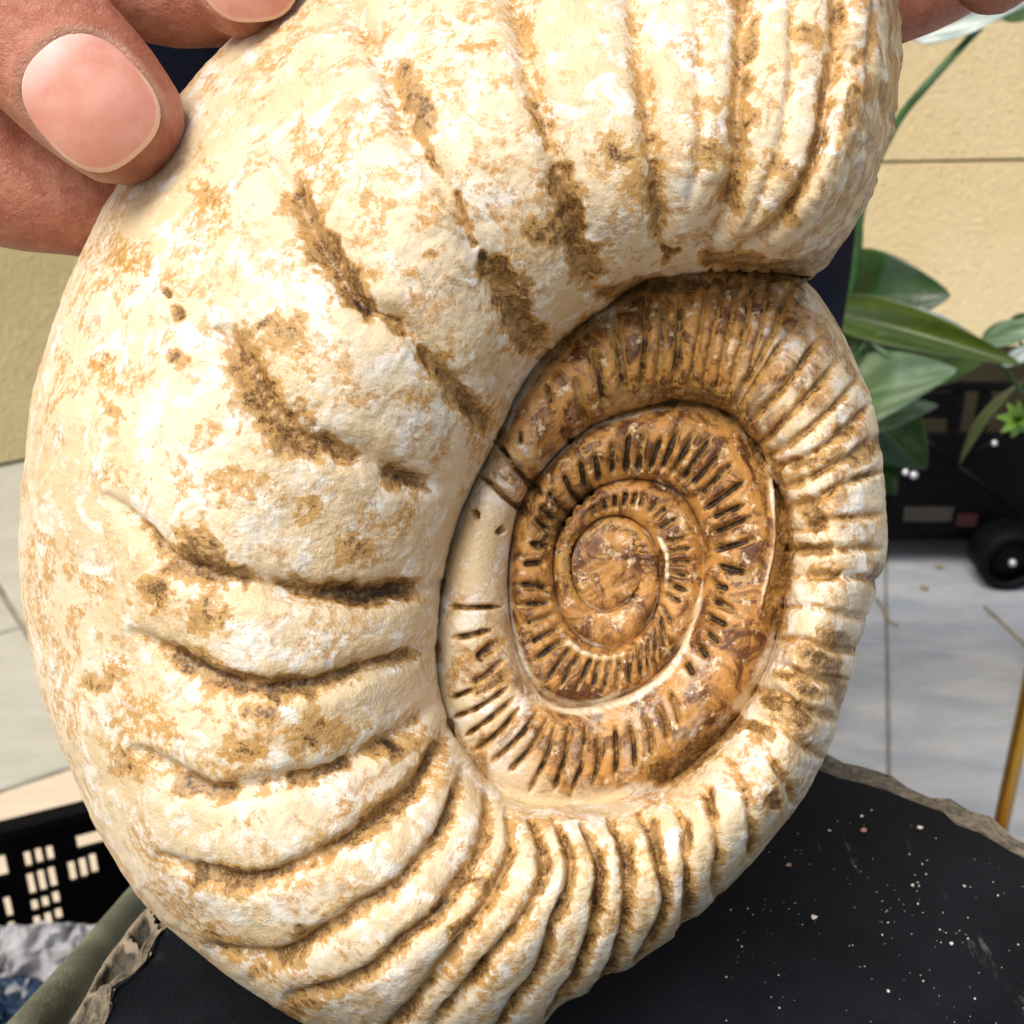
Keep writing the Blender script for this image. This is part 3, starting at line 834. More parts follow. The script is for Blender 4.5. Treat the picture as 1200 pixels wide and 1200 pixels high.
# walls: rendered panels with an open groove between them
def wall(p0, d, length, mat, label, groove, name="stucco_wall"):
    d = np.array(d) / np.linalg.norm(d)
    n = np.array((-d[1], d[0]))
    c = np.array(p0) + d * length / 2
    rz = math.atan2(d[1], d[0])
    o = empty(name, (c[0], c[1], 0), label, "wall")
    bm = bmesh.new()
    cc = c + n * 0.09
    box(bm, (cc[0], cc[1], 1.3), (length, 0.10, 2.6), rz)
    bm_obj("backing", bm, M['grout'], o)
    z0 = 0.0
    for z1 in list(groove) + [2.6]:
        bm = bmesh.new()
        cc = c + n * 0.018
        box(bm, (cc[0], cc[1], (z0 + z1) / 2), (length, 0.036, z1 - z0 - 0.006), rz, 0.002)
        bm_obj("render_panel", bm, mat, o)
        z0 = z1
    return o
wl = on_z(0, 546, 0)[:2]
corner_x = -0.12
s_ = (corner_x - wl[0]) / la[0]
cpt = wl + la * s_
wall(wl - la * 2.2, la, 2.2 + s_, M['stucco_shaded'], "yellow stucco wall painted darker for shade, behind the slotted black crate and pale tiles", [1.2])
rd = np.array((math.sin(math.radians(84)), math.cos(math.radians(84))))
gp = on_plane(1120, 189, (cpt[0], cpt[1], 0), np.array((-rd[1], rd[0], 0)))
wall(cpt, rd, 5.6, M['stucco'], "pale yellow stucco wall with one level groove, behind the green plant", [float(gp[2]), float(gp[2]) + 0.9])

# ------------------------------------------------------------------ the black slab
slab_px_far = [(183, 1099), (235, 1035), (330, 965), (480, 915), (650, 885), (800, 880), (900, 885), (962, 902), (985, 911), (1010, 919), (1040, 926), (1060, 934), (1085, 946), (1105, 954), (1120, 966), (1150, 978), (1180, 995), (1215, 1012), (1300, 1065), (1400, 1180), (1480, 1400)]
slab_px_left = [(123, 1205), (128, 1190), (131, 1172), (134, 1159), (150, 1146), (166, 1133), (177, 1118), (181, 1108)]
def sl(p, dz=0.0): return on_z(p[0], p[1], SLAB_Z + dz)
near = [np.array((0.17, 0.05, SLAB_Z)), np.array((0.10, 0.0, SLAB_Z)), np.array((-0.09, 0.0, SLAB_Z)), np.array((-0.10, 0.04, SLAB_Z))]
left_extra = [sl((112, 1245)), sl((95, 1330))]
outline = near + left_extra[::-1] + [sl(p) for p in slab_px_left] + [sl(p) for p in slab_px_far]
slab = empty("stone_slab", (0.02, 0.1, SLAB_Z - 0.03), "black stone slab with broken tan edges under the ammonite", "slab")
bm = bmesh.new()
# refine the outline a little so that the chipped rim is uneven
pts = []
for i in range(len(outline)):
    a_, b_ = outline[i], outline[(i + 1) % len(outline)]
    k = max(1, int(np.linalg.norm(b_ - a_) / 0.004))
    for j in range(k): pts.append(a_ + (b_ - a_) * j / k)
pts = np.array(pts)
ctr = pts.mean(0)
nrm2 = (pts - ctr)[:, :2]
nrm2 /= np.linalg.norm(nrm2, axis=1, keepdims=True)
jit = vnoise(pts * 260.0 + 5) * 0.0024
pts[:, :2] += nrm2 * jit[:, None]
vs = [bm.verts.new(p) for p in pts]
bm.faces.new(vs)
bmesh.ops.triangulate(bm, faces=bm.faces[:])
top = bm_obj("top_face", bm, M['slab'], slab)
# broken edge all round
ne = 9
n = len(pts)
R = np.zeros((n + 1, ne, 3)); RI = np.zeros((n + 1, ne))
for i in range(n + 1):
    p = pts[i % n]; o2 = nrm2[i % n]
    wdt = (0.0072 + 0.007 * max(0, vnoise(p * 130.0) + .25)) * (0.5 if p[0] < -0.052 else 1.0)
    for j in range(ne):
        x = j / (ne - 1)
        q = p.copy()
        out = wdt * min(1, x * 1.6) + 0.0016 * vnoise(p * 420 + j)
        q[:2] += o2 * out
        q[2] = SLAB_Z - 0.0008 * (x > 0) - (0.002 * x if x < .6 else 0.0012 + 0.026 * (x - .6) / .4) + 0.0018 * vnoise(p * 500 + j * 3.1) * (x > 0)
        if j == 0: q = p + np.array((0, 0, 0.0))
        R[i, j] = q
        RI[i, j] = 0.62 if x < .6 else 0.3
mesh_np("broken_edge", R, grid_faces(n + 1, ne, False), M['broken'], slab, False, {"ridge": RI})
bm = bmesh.new()
vs = [bm.verts.new(p) for p in R[:-1, -1]]
bm.faces.new(vs)
bm_obj("under_face", bm, M['broken'], slab)
# scalloped chips on the left edge: hollows between pale ridges
ins = [(188, 1092), (183, 1099), (179, 1110), (177, 1119), (160, 1137), (146, 1149), (135, 1159), (131, 1170), (127, 1190), (122, 1206), (112, 1245)]
ous = [(176, 1060), (163, 1074), (151, 1088), (143, 1100), (128, 1119), (117, 1136), (104, 1160), (98, 1172), (88, 1190), (78, 1206), (58, 1245)]
nu, nv = 90, 30
ti = np.linspace(0, 10, nu)
I = crom(np.arange(11.), np.array(ins), ti); O_ = crom(np.arange(11.), np.array(ous), ti)
V = np.zeros((nu, nv, 3)); RI = np.zeros((nu, nv))
ridges = [0.2, 2.9, 6.2, 9.9]
for i in range(nu):
    dr = min(abs(ti[i] - r) for r in ridges)
    k = np.searchsorted(ridges, ti[i])
    a_, b_ = ridges[max(0, k - 1)], ridges[min(len(ridges) - 1, k)]
    ph = (ti[i] - a_) / max(b_ - a_, .01)
    bowl = math.sin(math.pi * min(max(ph, 0), 1)) ** 0.7
    p0, p1 = sl(I[i], 0.0007), sl(O_[i], -0.006)
    for j in range(nv):
        x = j / (nv - 1)
        q = p0 + (p1 - p0) * x
        q[2] -= 0.0065 * bowl * math.sin(math.pi * min(1, x * 1.05)) ** 0.8
        q = q + 0.0010 * vnoise(q * 700)
        V[i, j] = q
        RI[i, j] = max(math.exp(-(dr / 0.35) ** 2), math.exp(-((1 - x) / .12) ** 2), 0.75 * math.exp(-(x / .05) ** 2))
mesh_np("chipped_hollow", V, grid_faces(nu, nv, True), M['broken'], slab, True, {"ridge": RI})
# hidden trestle that carries the slab
bm = bmesh.new()
for x in (-0.05, 0.10):
    for y in (0.03, 0.13):
        box(bm, (x, y, (SLAB_Z - 0.05) / 2), (0.03, 0.03, SLAB_Z - 0.05))
box(bm, (0.025, 0.08, SLAB_Z - 0.042), (0.19, 0.14, 0.024))
tag(bm_obj("trestle", bm, M['pot']), "dark trestle standing under the black stone slab", "trestle")

# crumbs
CR = [(954, 1076, 8, 'crumb'), (924, 1015, 8, 'crumb2'), (1012, 974, 8, 'crumb2'), (1078, 971, 7, 'crumb'), (1010, 957, 5, 'crumb'), (972, 974, 4, 'crumb'), (1069, 1038, 4.5, 'crumb'), (1041, 1162, 4.5, 'crumb'), (1115, 1106, 5, 'crumb'), (1130, 1039, 4, 'crumb')]
for u, v, px, m in CR:
    p = sl((u, v))
    zc = (p - CAM) @ FWD
    r = px * zc / F * 0.5
    bm = bmesh.new()
    bmesh.ops.create_icosphere(bm, subdivisions=1, radius=r)
    for w in bm.verts:
        w.co *= random.uniform(0.7, 1.25); w.co.z *= 0.6
    o = bm_obj("stone_crumb", bm, M[m])
    o.location = (p[0], p[1], p[2] + r * 0.5)
    o.rotation_euler = (0, 0, random.uniform(0, 6))
    if m == 'crumb2':
        tag(o, "tiny reddish stone crumb on the slab, beside the fossil's rim" if u < 950 else "tiny reddish stone crumb on the slab, by its broken tan edge", "crumb", "crumbs on the slab")
    else:
        tag(o, "largest white stone crumb on the open black slab" if u == 954 else "oblong white crumb on the slab close to its tan edge" if u == 1078 else "tiny white stone crumb lying on the black slab", "crumb", "crumbs on the slab")
bm = bmesh.new()
for k in range(150):
    u, v = random.uniform(850, 1200), random.uniform(930, 1200)
    if random.random() < .3: u, v = random.gauss(1065, 45), random.gauss(1060, 50)
    if v < 905 + (u - 960) * 0.42 + 14: continue
    p = sl((u, v))
    r = random.choice((0.4, 0.5, 0.6, 0.8, 1.2)) * PX
    bmesh.ops.create_cube(bm, size=r * 1.5, matrix=Matrix.Translation((p[0], p[1], p[2] + r * .4)) @ Matrix.Rotation(random.uniform(0, 3), 4, 'Z'))
tag(bm_obj("stone_dust", bm, M['crumb']), "pale specks of dust scattered over the black slab", "dust", kind="stuff")

# ------------------------------------------------------------------ person with both hands on the fossil
def hp(u, v, d): return Vector(unproj(np.array([float(u)]), np.array([float(v)]), np.array([float(d)]))[0])
def eval_mesh(o):
    dg = bpy.context.evaluated_depsgraph_get()
    me = bpy.data.meshes.new_from_object(o.evaluated_get(dg))
    old = o.data
    o.modifiers.clear()
    o.data = me
    bpy.data.meshes.remove(old)
    return o
def limb(bm, pts, seg=20):
    """pts: (u, v, d, radius) in shell pixels"""
    P = [hp(u, v, d) for u, v, d, r in pts]
    Rr = [r * PX * (D0 - d) / D0 for u, v, d, r in pts]
    # refine
    P_, R_ = [], []
    k = np.arange(len(P), dtype=float)
    t = np.linspace(0, len(P) - 1, (len(P) - 1) * 5 + 1)
    PP = crom(k, np.array([list(p) for p in P]), t)
    RR = crom(k, np.array(Rr), t)[:, 0]
    tube(bm, [tuple(p) for p in PP], list(RR), seg, True, True)
def hand_mesh(name, limbs, voxel):
    bm = bmesh.new()
    for l in limbs: limb(bm, l)
    o = bm_obj(name, bm, M['skin'])
    md = o.modifiers.new("r", 'REMESH'); md.mode = 'VOXEL'; md.voxel_size = voxel
    s = o.modifiers.new("s", 'SMOOTH'); s.iterations = 7; s.factor = 0.5
    eval_mesh(o)
    return o
NAILS = []
def add_nail(me_co, fold, u, v, d, ax_px, L, W, rad, pad_lift):
    """press a nail bed into the finger mesh and return the plate"""
    c = np.array(hp(u, v, d))
    p2 = np.array(hp(u + ax_px[0], v + ax_px[1], d + ax_px[2]))
    al = (p2 - c) / np.linalg.norm(p2 - c)
    nn = CAM - c; nn /= np.linalg.norm(nn)
    nn = nn - al * (nn @ al); nn /= np.linalg.norm(nn)
    ac = np.cross(nn, al)
    k = PX * (D0 - d) / D0
    L, W, rad = L * k, W * k, rad * k
    q = me_co - c
    x, y, z = q @ al / L, q @ ac / W, q @ nn
    e = (np.abs(x) ** 2.6 + np.abs(y) ** 2.6) ** (1 / 2.6)
    front = z > -0.3 * rad
    # sink under the plate, swell round it except at the tip
    sink = np.where(front & (e < 1.0), np.clip((1.0 - e) * 6, 0, 1), 0) * 0.0007
    fo = np.where(front, np.exp(-((e - 1.13) / 0.11) ** 2), 0) * np.clip(1.0 - np.clip(x - 0.35, 0, 1) * 2.2, 0.0, 1)
    me_co += (fo * 0.00075 - sink)[:, None] * nn
    fold[:] = np.maximum(fold, np.where(front, np.exp(-((e - 1.03) / 0.06) ** 2), 0) * np.clip(1 - np.clip(x - .5, 0, 1) * 2, 0, 1))
    nu, nv = 44, 44
    V = np.zeros((nu, nv, 3)); A = np.zeros((nu, nv)); E = np.zeros((nu, nv))
    for i in range(nu):
        rr_ = (i / (nu - 1))
        for j in range(nv):
            th = 2 * math.pi * j / (nv - 1)
            cx, sy = math.cos(th), math.sin(th)
            s_ = (abs(cx) ** 2.6 + abs(sy) ** 2.6) ** (-1 / 2.6)
            X, Y = cx * s_ * rr_, sy * s_ * rr_
            yy = Y * W
            zz = math.sqrt(max(rad * rad - yy * yy * 0.80, 0)) + pad_lift * k - (0.0021 if X > 0 else 0.0007) * (X * X) - (0.0006 if rr_ > .985 else 0)
            V[i, j] = c + al * X * L + ac * yy + nn * zz
            A[i, j] = X; E[i, j] = rr_
    NAILS.append((V, A, E))
def finish_hand(o, nails):
    me = o.data
    co = np.zeros(len(me.vertices) * 3, np.float32)
    me.vertices.foreach_get("co", co)
    co = co.reshape(-1, 3).astype(float)
    fold = np.zeros(len(co))
    for nl in nails: add_nail(co, fold, *nl)
    # knuckle wrinkles and slight unevenness
    co += (fbm(co * 160.0, 3) * 0.0010)[:, None] * np.array((0.3, -0.8, 0.3))
    me.vertices.foreach_set("co", co.astype(np.float32).ravel())
    at_ = me.attributes.new("fold", 'FLOAT', 'POINT')
    at_.data.foreach_set("value", fold.astype(np.float32))
    me.polygons.foreach_set("use_smooth", np.ones(len(me.polygons), bool))
    me.update()

person = empty("person", (-0.03, 0.62, 0.0), "person in dark navy clothes holding the ammonite upright with both hands", "person")
HL = [
 [(-330, -560, -330, 230), (-210, -330, -190, 215), (-120, -190, -90, 190)],                  # wrist into palm
 [(-120, -260, -60, 150), (20, -330, -60, 110), (160, -380, -60, 90)],                         # knuckle ridge
 [(-110, -120, 60, 125), (-45, -45, 112, 104), (40, 40, 145, 92), (100, 100, 148, 88), (136, 136, 130, 80)],   # thumb
 [(60, -360, -60, 95), (190, -270, 60, 86), (255, -150, 100, 80), (284, -70, 98, 76), (290, -28, 82, 72)],   # index
 [(-40, -200, -70, 100), (80, -70, -60, 70), (190, -5, -75, 56), (270, 5, -90, 50), (330, 40, -110, 46)],      # middle, behind
 [(-200, -60, -110, 120), (-110, 130, -60, 96), (0, 205, -60, 82), (90, 230, -80, 70), (180, 255, -120, 60)],  # ring, round the back edge
 [(-200, -120, -190, 100), (-60, 60, -230, 70), (90, 150, -240, 60), (230, 200, -240, 52)],                    # little, behind
]
hl = hand_mesh("hand", HL, 0.00075)
finish_hand(hl, [(119, 134, 143, (10, 11, -2.6), 72, 65, 86, 5), (291, -38, 92, (1, 10, -2.4), 66, 58, 76, 5)])
HR = [
 [(1420, -480, -330, 230), (1330, -330, -190, 215), (1260, -200, -110, 170)],
 [(1330, -230, -60, 130), (1265, -130, 10, 90), (1200, -75, 40, 62), (1166, -38, 40, 54)],
 [(1300, -220, -140, 105), (1205, -125, -140, 74), (1110, -42, -130, 64), (1030, 0, -130, 57), (960, 28, -150, 50)],
 [(1240, -250, -150, 110), (1130, -200, -190, 70), (1030, -130, -220, 62), (940, -80, -240, 56)],
 [(1230, -320, -130, 100), (1130, -330, -170, 66), (1040, -290, -150, 60), (960, -260, -110, 54)],
 [(1290, -350, -120, 100), (1160, -420, -90, 62), (1060, -400, -20, 54), (1000, -330, 30, 48)],
]
hr = hand_mesh("hand", HR, 0.0009)
finish_hand(hr, [(1163, -52, 44, (-4, 10, 0), 44, 40, 50, 2)])
# body by skin modifier
def skin_obj(name, verts, edges, radii, mat, sub=2, root=0):
    me = bpy.data.meshes.new(name)
    me.from_pydata(verts, edges, [])
    o = bpy.data.objects.new(name, me)
    sc.collection.objects.link(o)
    md = o.modifiers.new("s", 'SKIN')
    for i, r in enumerate(radii):
        sv = me.skin_vertices[0].data[i]
        sv.radius = (r, r) if not isinstance(r, tuple) else r
        sv.use_root = (i == root)
    o.modifiers.new("d", 'SUBSURF').levels = sub
    o.data.materials.append(mat)
    eval_mesh(o)
    if not o.data.materials: o.data.materials.append(mat)
    for p in o.data.polygons: p.use_smooth = True
    return o
wl_, wr_ = np.array(hp(-250, -420, -260)), np.array(hp(1370, -400, -260))
bx0 = -0.021
neck = skin_obj("head", [(bx0, .50, 1.30), (bx0, .48, 1.46), (bx0, .45, 1.54), (bx0, .44, 1.63), (bx0, .45, 1.69), (bx0, .345, 1.565), (bx0 - .075, .46, 1.575), (bx0 + .075, .46, 1.575)],
                [(0, 1), (1, 2), (2, 3), (3, 4), (2, 5), (2, 6), (2, 7)], [.06, .055, (.07, .085), (.075, .095), (.05, .06), .014, .014, .014], M['skin'])
# one body: head, neck and both hands
def join_meshes(name, objs, mat, parent):
    Vs, Fs, fold, off = [], [], [], 0
    bm = bmesh.new()
    lay = None
    for o in objs:
        bm.from_mesh(o.data)
    # stitch the pieces together inside the sleeves and collar
    bm.verts.ensure_lookup_table()
    sizes = [len(o.data.vertices) for o in objs]
    offs = np.concatenate([[0], np.cumsum(sizes)])
    co = np.array([v.co for v in bm.verts])
    last = len(objs) - 1
    ac_ = co[offs[last]:]
    for k in range(last):
        part = co[offs[k]:offs[k + 1]]
        far = part[::max(1, len(part) // 4000)]
        far_i = np.arange(0, len(part), max(1, len(part) // 4000))
        dd = ((far[:, None, :] - ac_[None, :, :]) ** 2).sum(-1)
        i, j = np.unravel_index(dd.argmin(), dd.shape)
        a = bm.verts[int(offs[k] + far_i[i])]; b = bm.verts[int(offs[last] + j)]
        c = b.link_edges[0].other_vert(b)
        bm.faces.new((a, b, c))
    me = bpy.data.meshes.new(name)
    bm.to_mesh(me); bm.free()
    me.materials.clear()
    me.materials.append(mat)
    me.polygons.foreach_set("use_smooth", np.ones(len(me.polygons), bool))
    me.polygons.foreach_set("material_index", np.zeros(len(me.polygons), np.int32))
    for o in objs:
        bpy.data.objects.remove(o)
    ob = bpy.data.objects.new(name, me)
    return link(ob, parent)
A1, A2 = np.array((bx0 - .30, .42, 1.10)), np.array((bx0 + .30, .42, 1.10))
arms = skin_obj("arms", [(bx0, .50, 1.31), (bx0 - .16, .50, 1.31), tuple(A1), tuple(wl_), (bx0 + .16, .50, 1.31), tuple(A2), tuple(wr_)],
                [(0, 1), (1, 2), (2, 3), (0, 4), (4, 5), (5, 6)], [.06, .055, .042, .026, .055, .042, .026], M['skin'])
body = join_meshes("body", [hl, hr, neck, arms], M['skin'], person)
for V, A, E in NAILS:
    mesh_np("fingernail", V, grid_faces(V.shape[0], V.shape[1]), M['nail'], person, True, {"along": A, "edge": E})
top_ = skin_obj("jumper", [(bx0, .60, .80), (bx0, .585, .95), (bx0, .56, 1.12), (bx0, .53, 1.28), (bx0, .50, 1.38),
                           (bx0 - .17, .50, 1.33), (bx0 - .30, .42, 1.10), tuple(wl_ * .35 + np.array((bx0 - .30, .42, 1.10)) * .65), tuple(wl_),
                           (bx0 + .17, .50, 1.33), (bx0 + .30, .42, 1.10), tuple(wr_ * .35 + np.array((bx0 + .30, .42, 1.10)) * .65), tuple(wr_)],
                [(0, 1), (1, 2), (2, 3), (3, 4), (3, 5), (5, 6), (6, 7), (7, 8), (3, 9), (9, 10), (10, 11), (11, 12)],
                [(.165, .11), (.155, .11), (.17, .12), (.17, .11), (.07, .07), .075, .052, .044, .034, .075, .052, .044, .034], M['navy'])
link_fix = [top_]
trs = skin_obj("trousers", [(bx0, .62, .88), (bx0 - .095, .62, .80), (bx0 - .105, .60, .64), (bx0 - .085, .58, .46), (bx0 - .085, .61, .26), (bx0 - .085, .62, .09),
                            (bx0 + .095, .62, .80), (bx0 + .105, .60, .64), (bx0 + .085, .58, .46), (bx0 + .085, .61, .26), (bx0 + .085, .62, .09)],
               [(0, 1), (1, 2), (2, 3), (3, 4), (4, 5), (0, 6), (6, 7), (7, 8), (8, 9), (9, 10)],
               [(.14, .11), .102, .094, .070, .060, .058, .102, .094, .070, .060, .058], M['navy'])
hair = skin_obj("hair", [(bx0, .50, 1.56), (bx0, .49, 1.64), (bx0, .45, 1.70)], [(0, 1), (1, 2)], [(.075, .05), (.085, .07), (.075, .085)], M['hair'])
for o in (top_, trs, hair):
    o.parent = person
    o.matrix_parent_inverse = Matrix.Translation(-Vector(person.location))
for s in (-1, 1):
    bm = bmesh.new()
    bmesh.ops.create_uvsphere(bm, u_segments=20, v_segments=12, radius=1.0, matrix=Matrix.Translation((bx0 + s * .09, .57, .035)) @ Matrix.Diagonal((.048, .13, .05, 1)))
    for v in bm.verts: v.co.z = max(v.co.z, 0.002)
    bm_obj("shoe", bm, M['rubber'], person, True)

# ------------------------------------------------------------------ grey-green pole past the slab's left edge
p1, p2 = at(42, 1203, 0.205), at(161, 1058, 0.300)
dr = (p2 - p1) / np.linalg.norm(p2 - p1)
pa_ = p1 - dr * 0.12
pe_ = p1 + dr * ((0.004 + 0.006 - p1[2]) / dr[2])
bm = bmesh.new()
ks = np.linspace(0, 1, 60)
tube(bm, [tuple(pa_ + (pe_ - pa_) * k) for k in ks], [0.0040 + 0.0004 * math.sin(k * 40) * 0.3 for k in ks], 24)
tag(bm_obj("round_pole", bm, M['pole'], None, True), "grey-green round pole leaning past the slab's chipped edge", "pole")

# ------------------------------------------------------------------ black slotted crate with plastic bags
cy = math.radians(66)
cd_ = np.array((math.sin(cy), math.cos(cy), 0)); cn_ = np.array((-math.cos(cy), math.sin(cy), 0))
RIM = 0.25
cp = on_z(55, 966, RIM)
def cw(u, v):
    q = on_plane(u, v, cp, cn_)
    return float((q - cp) @ cd_), float(q[2])
crate = empty("plastic_crate", (cp[0] - 0.03, cp[1] - 0.12, 0.0), "black slotted plastic crate on pale tiles, holding crumpled bags", "crate")
def panel(name, w0, w1, z0, z1, holes, place, th=0.004):
    """wall with rectangular holes; place(w, depth, z) -> world"""
    xs = sorted({w0, w1, *[h[0] for h in holes], *[h[1] for h in holes]})
    zs = sorted({z0, z1, *[h[2] for h in holes], *[h[3] for h in holes]})
    bm = bmesh.new()
    V = {}
    def g(i, k, s):
        if (i, k, s) not in V: V[(i, k, s)] = bm.verts.new(place(xs[i], s * th, zs[k]))
        return V[(i, k, s)]
    solid = lambda i, k: 0 <= i < len(xs) - 1 and 0 <= k < len(zs) - 1 and not any(h[0] <= (xs[i] + xs[i+1]) / 2 <= h[1] and h[2] <= (zs[k] + zs[k+1]) / 2 <= h[3] for h in holes)
    for i in range(len(xs) - 1):
        for k in range(len(zs) - 1):
            if not solid(i, k): continue
            for s in (0, 1): bm.faces.new((g(i, k, s), g(i + 1, k, s), g(i + 1, k + 1, s), g(i, k + 1, s)))
            for (di, dk, a, b) in ((-1, 0, (i, k), (i, k + 1)), (1, 0, (i + 1, k), (i + 1, k + 1)), (0, -1, (i, k), (i + 1, k)), (0, 1, (i, k + 1), (i + 1, k + 1))):
                if not solid(i + di, k + dk): bm.faces.new((g(*a, 0), g(*b, 0), g(*b, 1), g(*a, 1)))
    return bm_obj(name, bm, M['black'], crate)
holes = []
def slot(u, v, pw, ph):
    w, z = cw(u, v)
    w2, _ = cw(u + pw, v); _, z2 = cw(u, v + ph)
    a, b = abs(w2 - w) / 2, abs(z - z2) / 2
    holes.append((w - a, w + a, z - b, z + b))
for u, v, ph in ((33, 1008, 20), (46, 1004, 20), (59, 1001, 19), (37, 1037, 27), (49.5, 1033, 27), (62, 1029, 26), (41, 1062, 15), (53.5, 1058, 15), (66, 1053, 16), (44, 1082, 17), (57, 1078, 17), (69, 1072, 15),
                 (85, 1022, 25), (98, 1018, 25), (110, 1013, 25), (10, 1064, 26), (15, 1092, 24)):
    slot(u, v, 7.6, ph)
slot(2, 1016, 13, 26); slot(108, 984, 36, 17)
holes2 = []
for h in holes:      # widen shared edges slightly apart so that no two cell lines coincide
    holes2.append(tuple(h))
wallpl = lambda w, s, z: tuple(cp + cd_ * w + cn_ * s + np.array((0, 0, z - cp[2])))
panel("slotted_wall", -0.16, 0.14, 0.012, RIM - 0.004, holes2, wallpl)
# rim, other walls, bottom
def cbox(name, w, s, z, dims, bev=0.0015):
    bm = bmesh.new()
    c = cp + cd_ * w + cn_ * s; 
    box(bm, (c[0], c[1], z), dims, math.atan2(cd_[1], cd_[0]), bev)
    return bm_obj(name, bm, M['black'], crate)
cbox("rim", -0.01, 0.004, RIM, (0.31, 0.014, 0.010))
cbox("rim", -0.01, -0.22, RIM, (0.31, 0.014, 0.010))
cbox("bottom", -0.01, -0.11, 0.008, (0.30, 0.22, 0.012))
cbox("end_wall", -0.162, -0.108, RIM / 2, (0.006, 0.214, RIM - 0.012))
cbox("end_wall", 0.142, -0.108, RIM / 2, (0.006, 0.214, RIM - 0.012))
cbox("front_wall", -0.01, -0.22, RIM / 2, (0.296, 0.005, RIM - 0.014))
def crumple(name, u0, v0, u1, v1, z, mat, amp, seed, label, cat, zc=None):
    nx, ny = 60, 60
    V = np.zeros((nx, ny, 3))
    for i in range(nx):
        for j in range(ny):
            a, b = i / (nx - 1), j / (ny - 1)
            p = at(u0 + (u1 - u0) * a, v0 + (v1 - v0) * b, zc - 0.05 * b)
            q = np.array((a * 4.0 + seed, b * 4.0, seed * 1.7))
            ridge = abs(fbm(q, 3)) * 2 - .35
            edge = min(a, 1 - a, b, 1 - b)
            p = p + np.array((0.3, -1.0, 0.9)) * amp * ridge + np.array((0, 0.0, -1)) * max(0, 0.12 - edge) * 0.12
            V[i, j] = p + amp * 0.25 * vnoise(q * 3)
    o = mesh_np(name, V, grid_faces(nx, ny), mat, None, False)
    sm = o.modifiers.new("t", 'SOLIDIFY'); sm.thickness = 0.0006
    tag(o, label, cat)
    return o
crumple("plastic_bag", -8, 1068, 160, 1190, .15, M['film'], 0.020, 3.3, "crumpled cloudy white plastic bag inside the black crate", "bag", 0.80)
crumple("blue_bag", -60, 1135, 62, 1235, .12, M['blue'], 0.016, 8.1, "crumpled blue plastic bag beside the cloudy one in the crate", "bag", 0.765)

# ------------------------------------------------------------------ brass rod
bp = at(1187, 900, 0.90)
br = empty("brass_stand", (bp[0], bp[1], 0), "polished brass upright rod standing behind the slab's tan edge", "stand")
bm = bmesh.new()
tube(bm, [(bp[0], bp[1], 0.010), (bp[0], bp[1], 0.78)], 0.0058, 28)
bm_obj("upright", bm, M['brass'], br, True)
bm = bmesh.new()
tube(bm, [(bp[0], bp[1], 0.0), (bp[0], bp[1], 0.006), (bp[0], bp[1], 0.010)], [0.06, 0.06, 0.05], 40)
bm_obj("foot", bm, M['brass'], br)
bm = bmesh.new()
bmesh.ops.create_uvsphere(bm, u_segments=20, v_segments=14, radius=0.011, matrix=Matrix.Translation((bp[0], bp[1], 0.785)))
bm_obj("finial", bm, M['brass'], br, True)

# ------------------------------------------------------------------ wheeled black crate on the right
wb = on_z(1172, 682, 0)
cart = empty("crate_dolly", (wb[0], wb[1] + 0.2, 0), "low black wheeled crate on the grey tiles by the yellow wall", "dolly")
X0, X1, Y0, Y1 = wb[0] - 0.42, wb[0] + 0.35, wb[1] + 0.035, wb[1] + 0.42
def kbox(name, x0, x1, y0, y1, z0, z1, mat='black', bev=0.004):
    bm = bmesh.new()
    box(bm, ((x0 + x1) / 2, (y0 + y1) / 2, (z0 + z1) / 2), (abs(x1 - x0), abs(y1 - y0), z1 - z0), 0, bev)
    return bm_obj(name, bm, M[mat], cart)
kbox("body", X0, X1, Y0, Y1, 0.055, 0.205)
ZT = 0.275
kbox("top_rail", X0 + .18, X1, Y0, Y0 + .016, ZT - .014, ZT)
for fx in (0.20, 0.235, 0.33, 0.365, 0.44, 0.50, 0.60, 0.70, 0.76):
    kbox("upright", X0 + fx, X0 + fx + 0.017, Y0 + .002, Y0 + .014, .206, ZT - .015)
kbox("side_panel", X0 + .19, X0 + .335, Y0 + .004, Y0 + .012, .222, ZT - .017)
def onf(u, v): return on_plane(u, v, (0, Y0, 0), np.array((0, 1.0, 0)))
def bar(u0, v0, u1, v1, r):
    a_, b_ = onf(u0, v0), onf(u1, v1)
    bm = bmesh.new()
    tube(bm, [tuple(a_), tuple(b_)], r, 10)
    bm_obj("brace", bm, M['black'], cart, True)
bar(1085, 515, 1122, 546, 0.004); bar(1122, 546, 1215, 612, 0.004); bar(1122, 546, 1190, 500, 0.003)
def plate(u0, v0, u1, v1, m, nm):
    a_, b_ = onf(u0, v0), onf(u1, v1)
    kbox(nm, a_[0], b_[0], Y0 - 0.003, Y0 + .001, b_[2], a_[2], m, 0.0)
plate(1060, 594, 1114, 610, 'dim_label', "paper_label"); plate(1122, 602, 1143, 616, 'dim_red', "red_patch")
for u, v, r in ((1068, 544, 5), (1060, 552, 4), (1070, 555, 5), (1075, 538, 3), (1164, 518, 3.5)):
    q = onf(u, v); bm = bmesh.new()
    bmesh.ops.create_uvsphere(bm, u_segments=14, v_segments=10, radius=r * 0.00115, matrix=Matrix.Translation((q[0], q[1] - 0.004, q[2])))
    bm_obj("rivet", bm, M['silver'], cart, True)
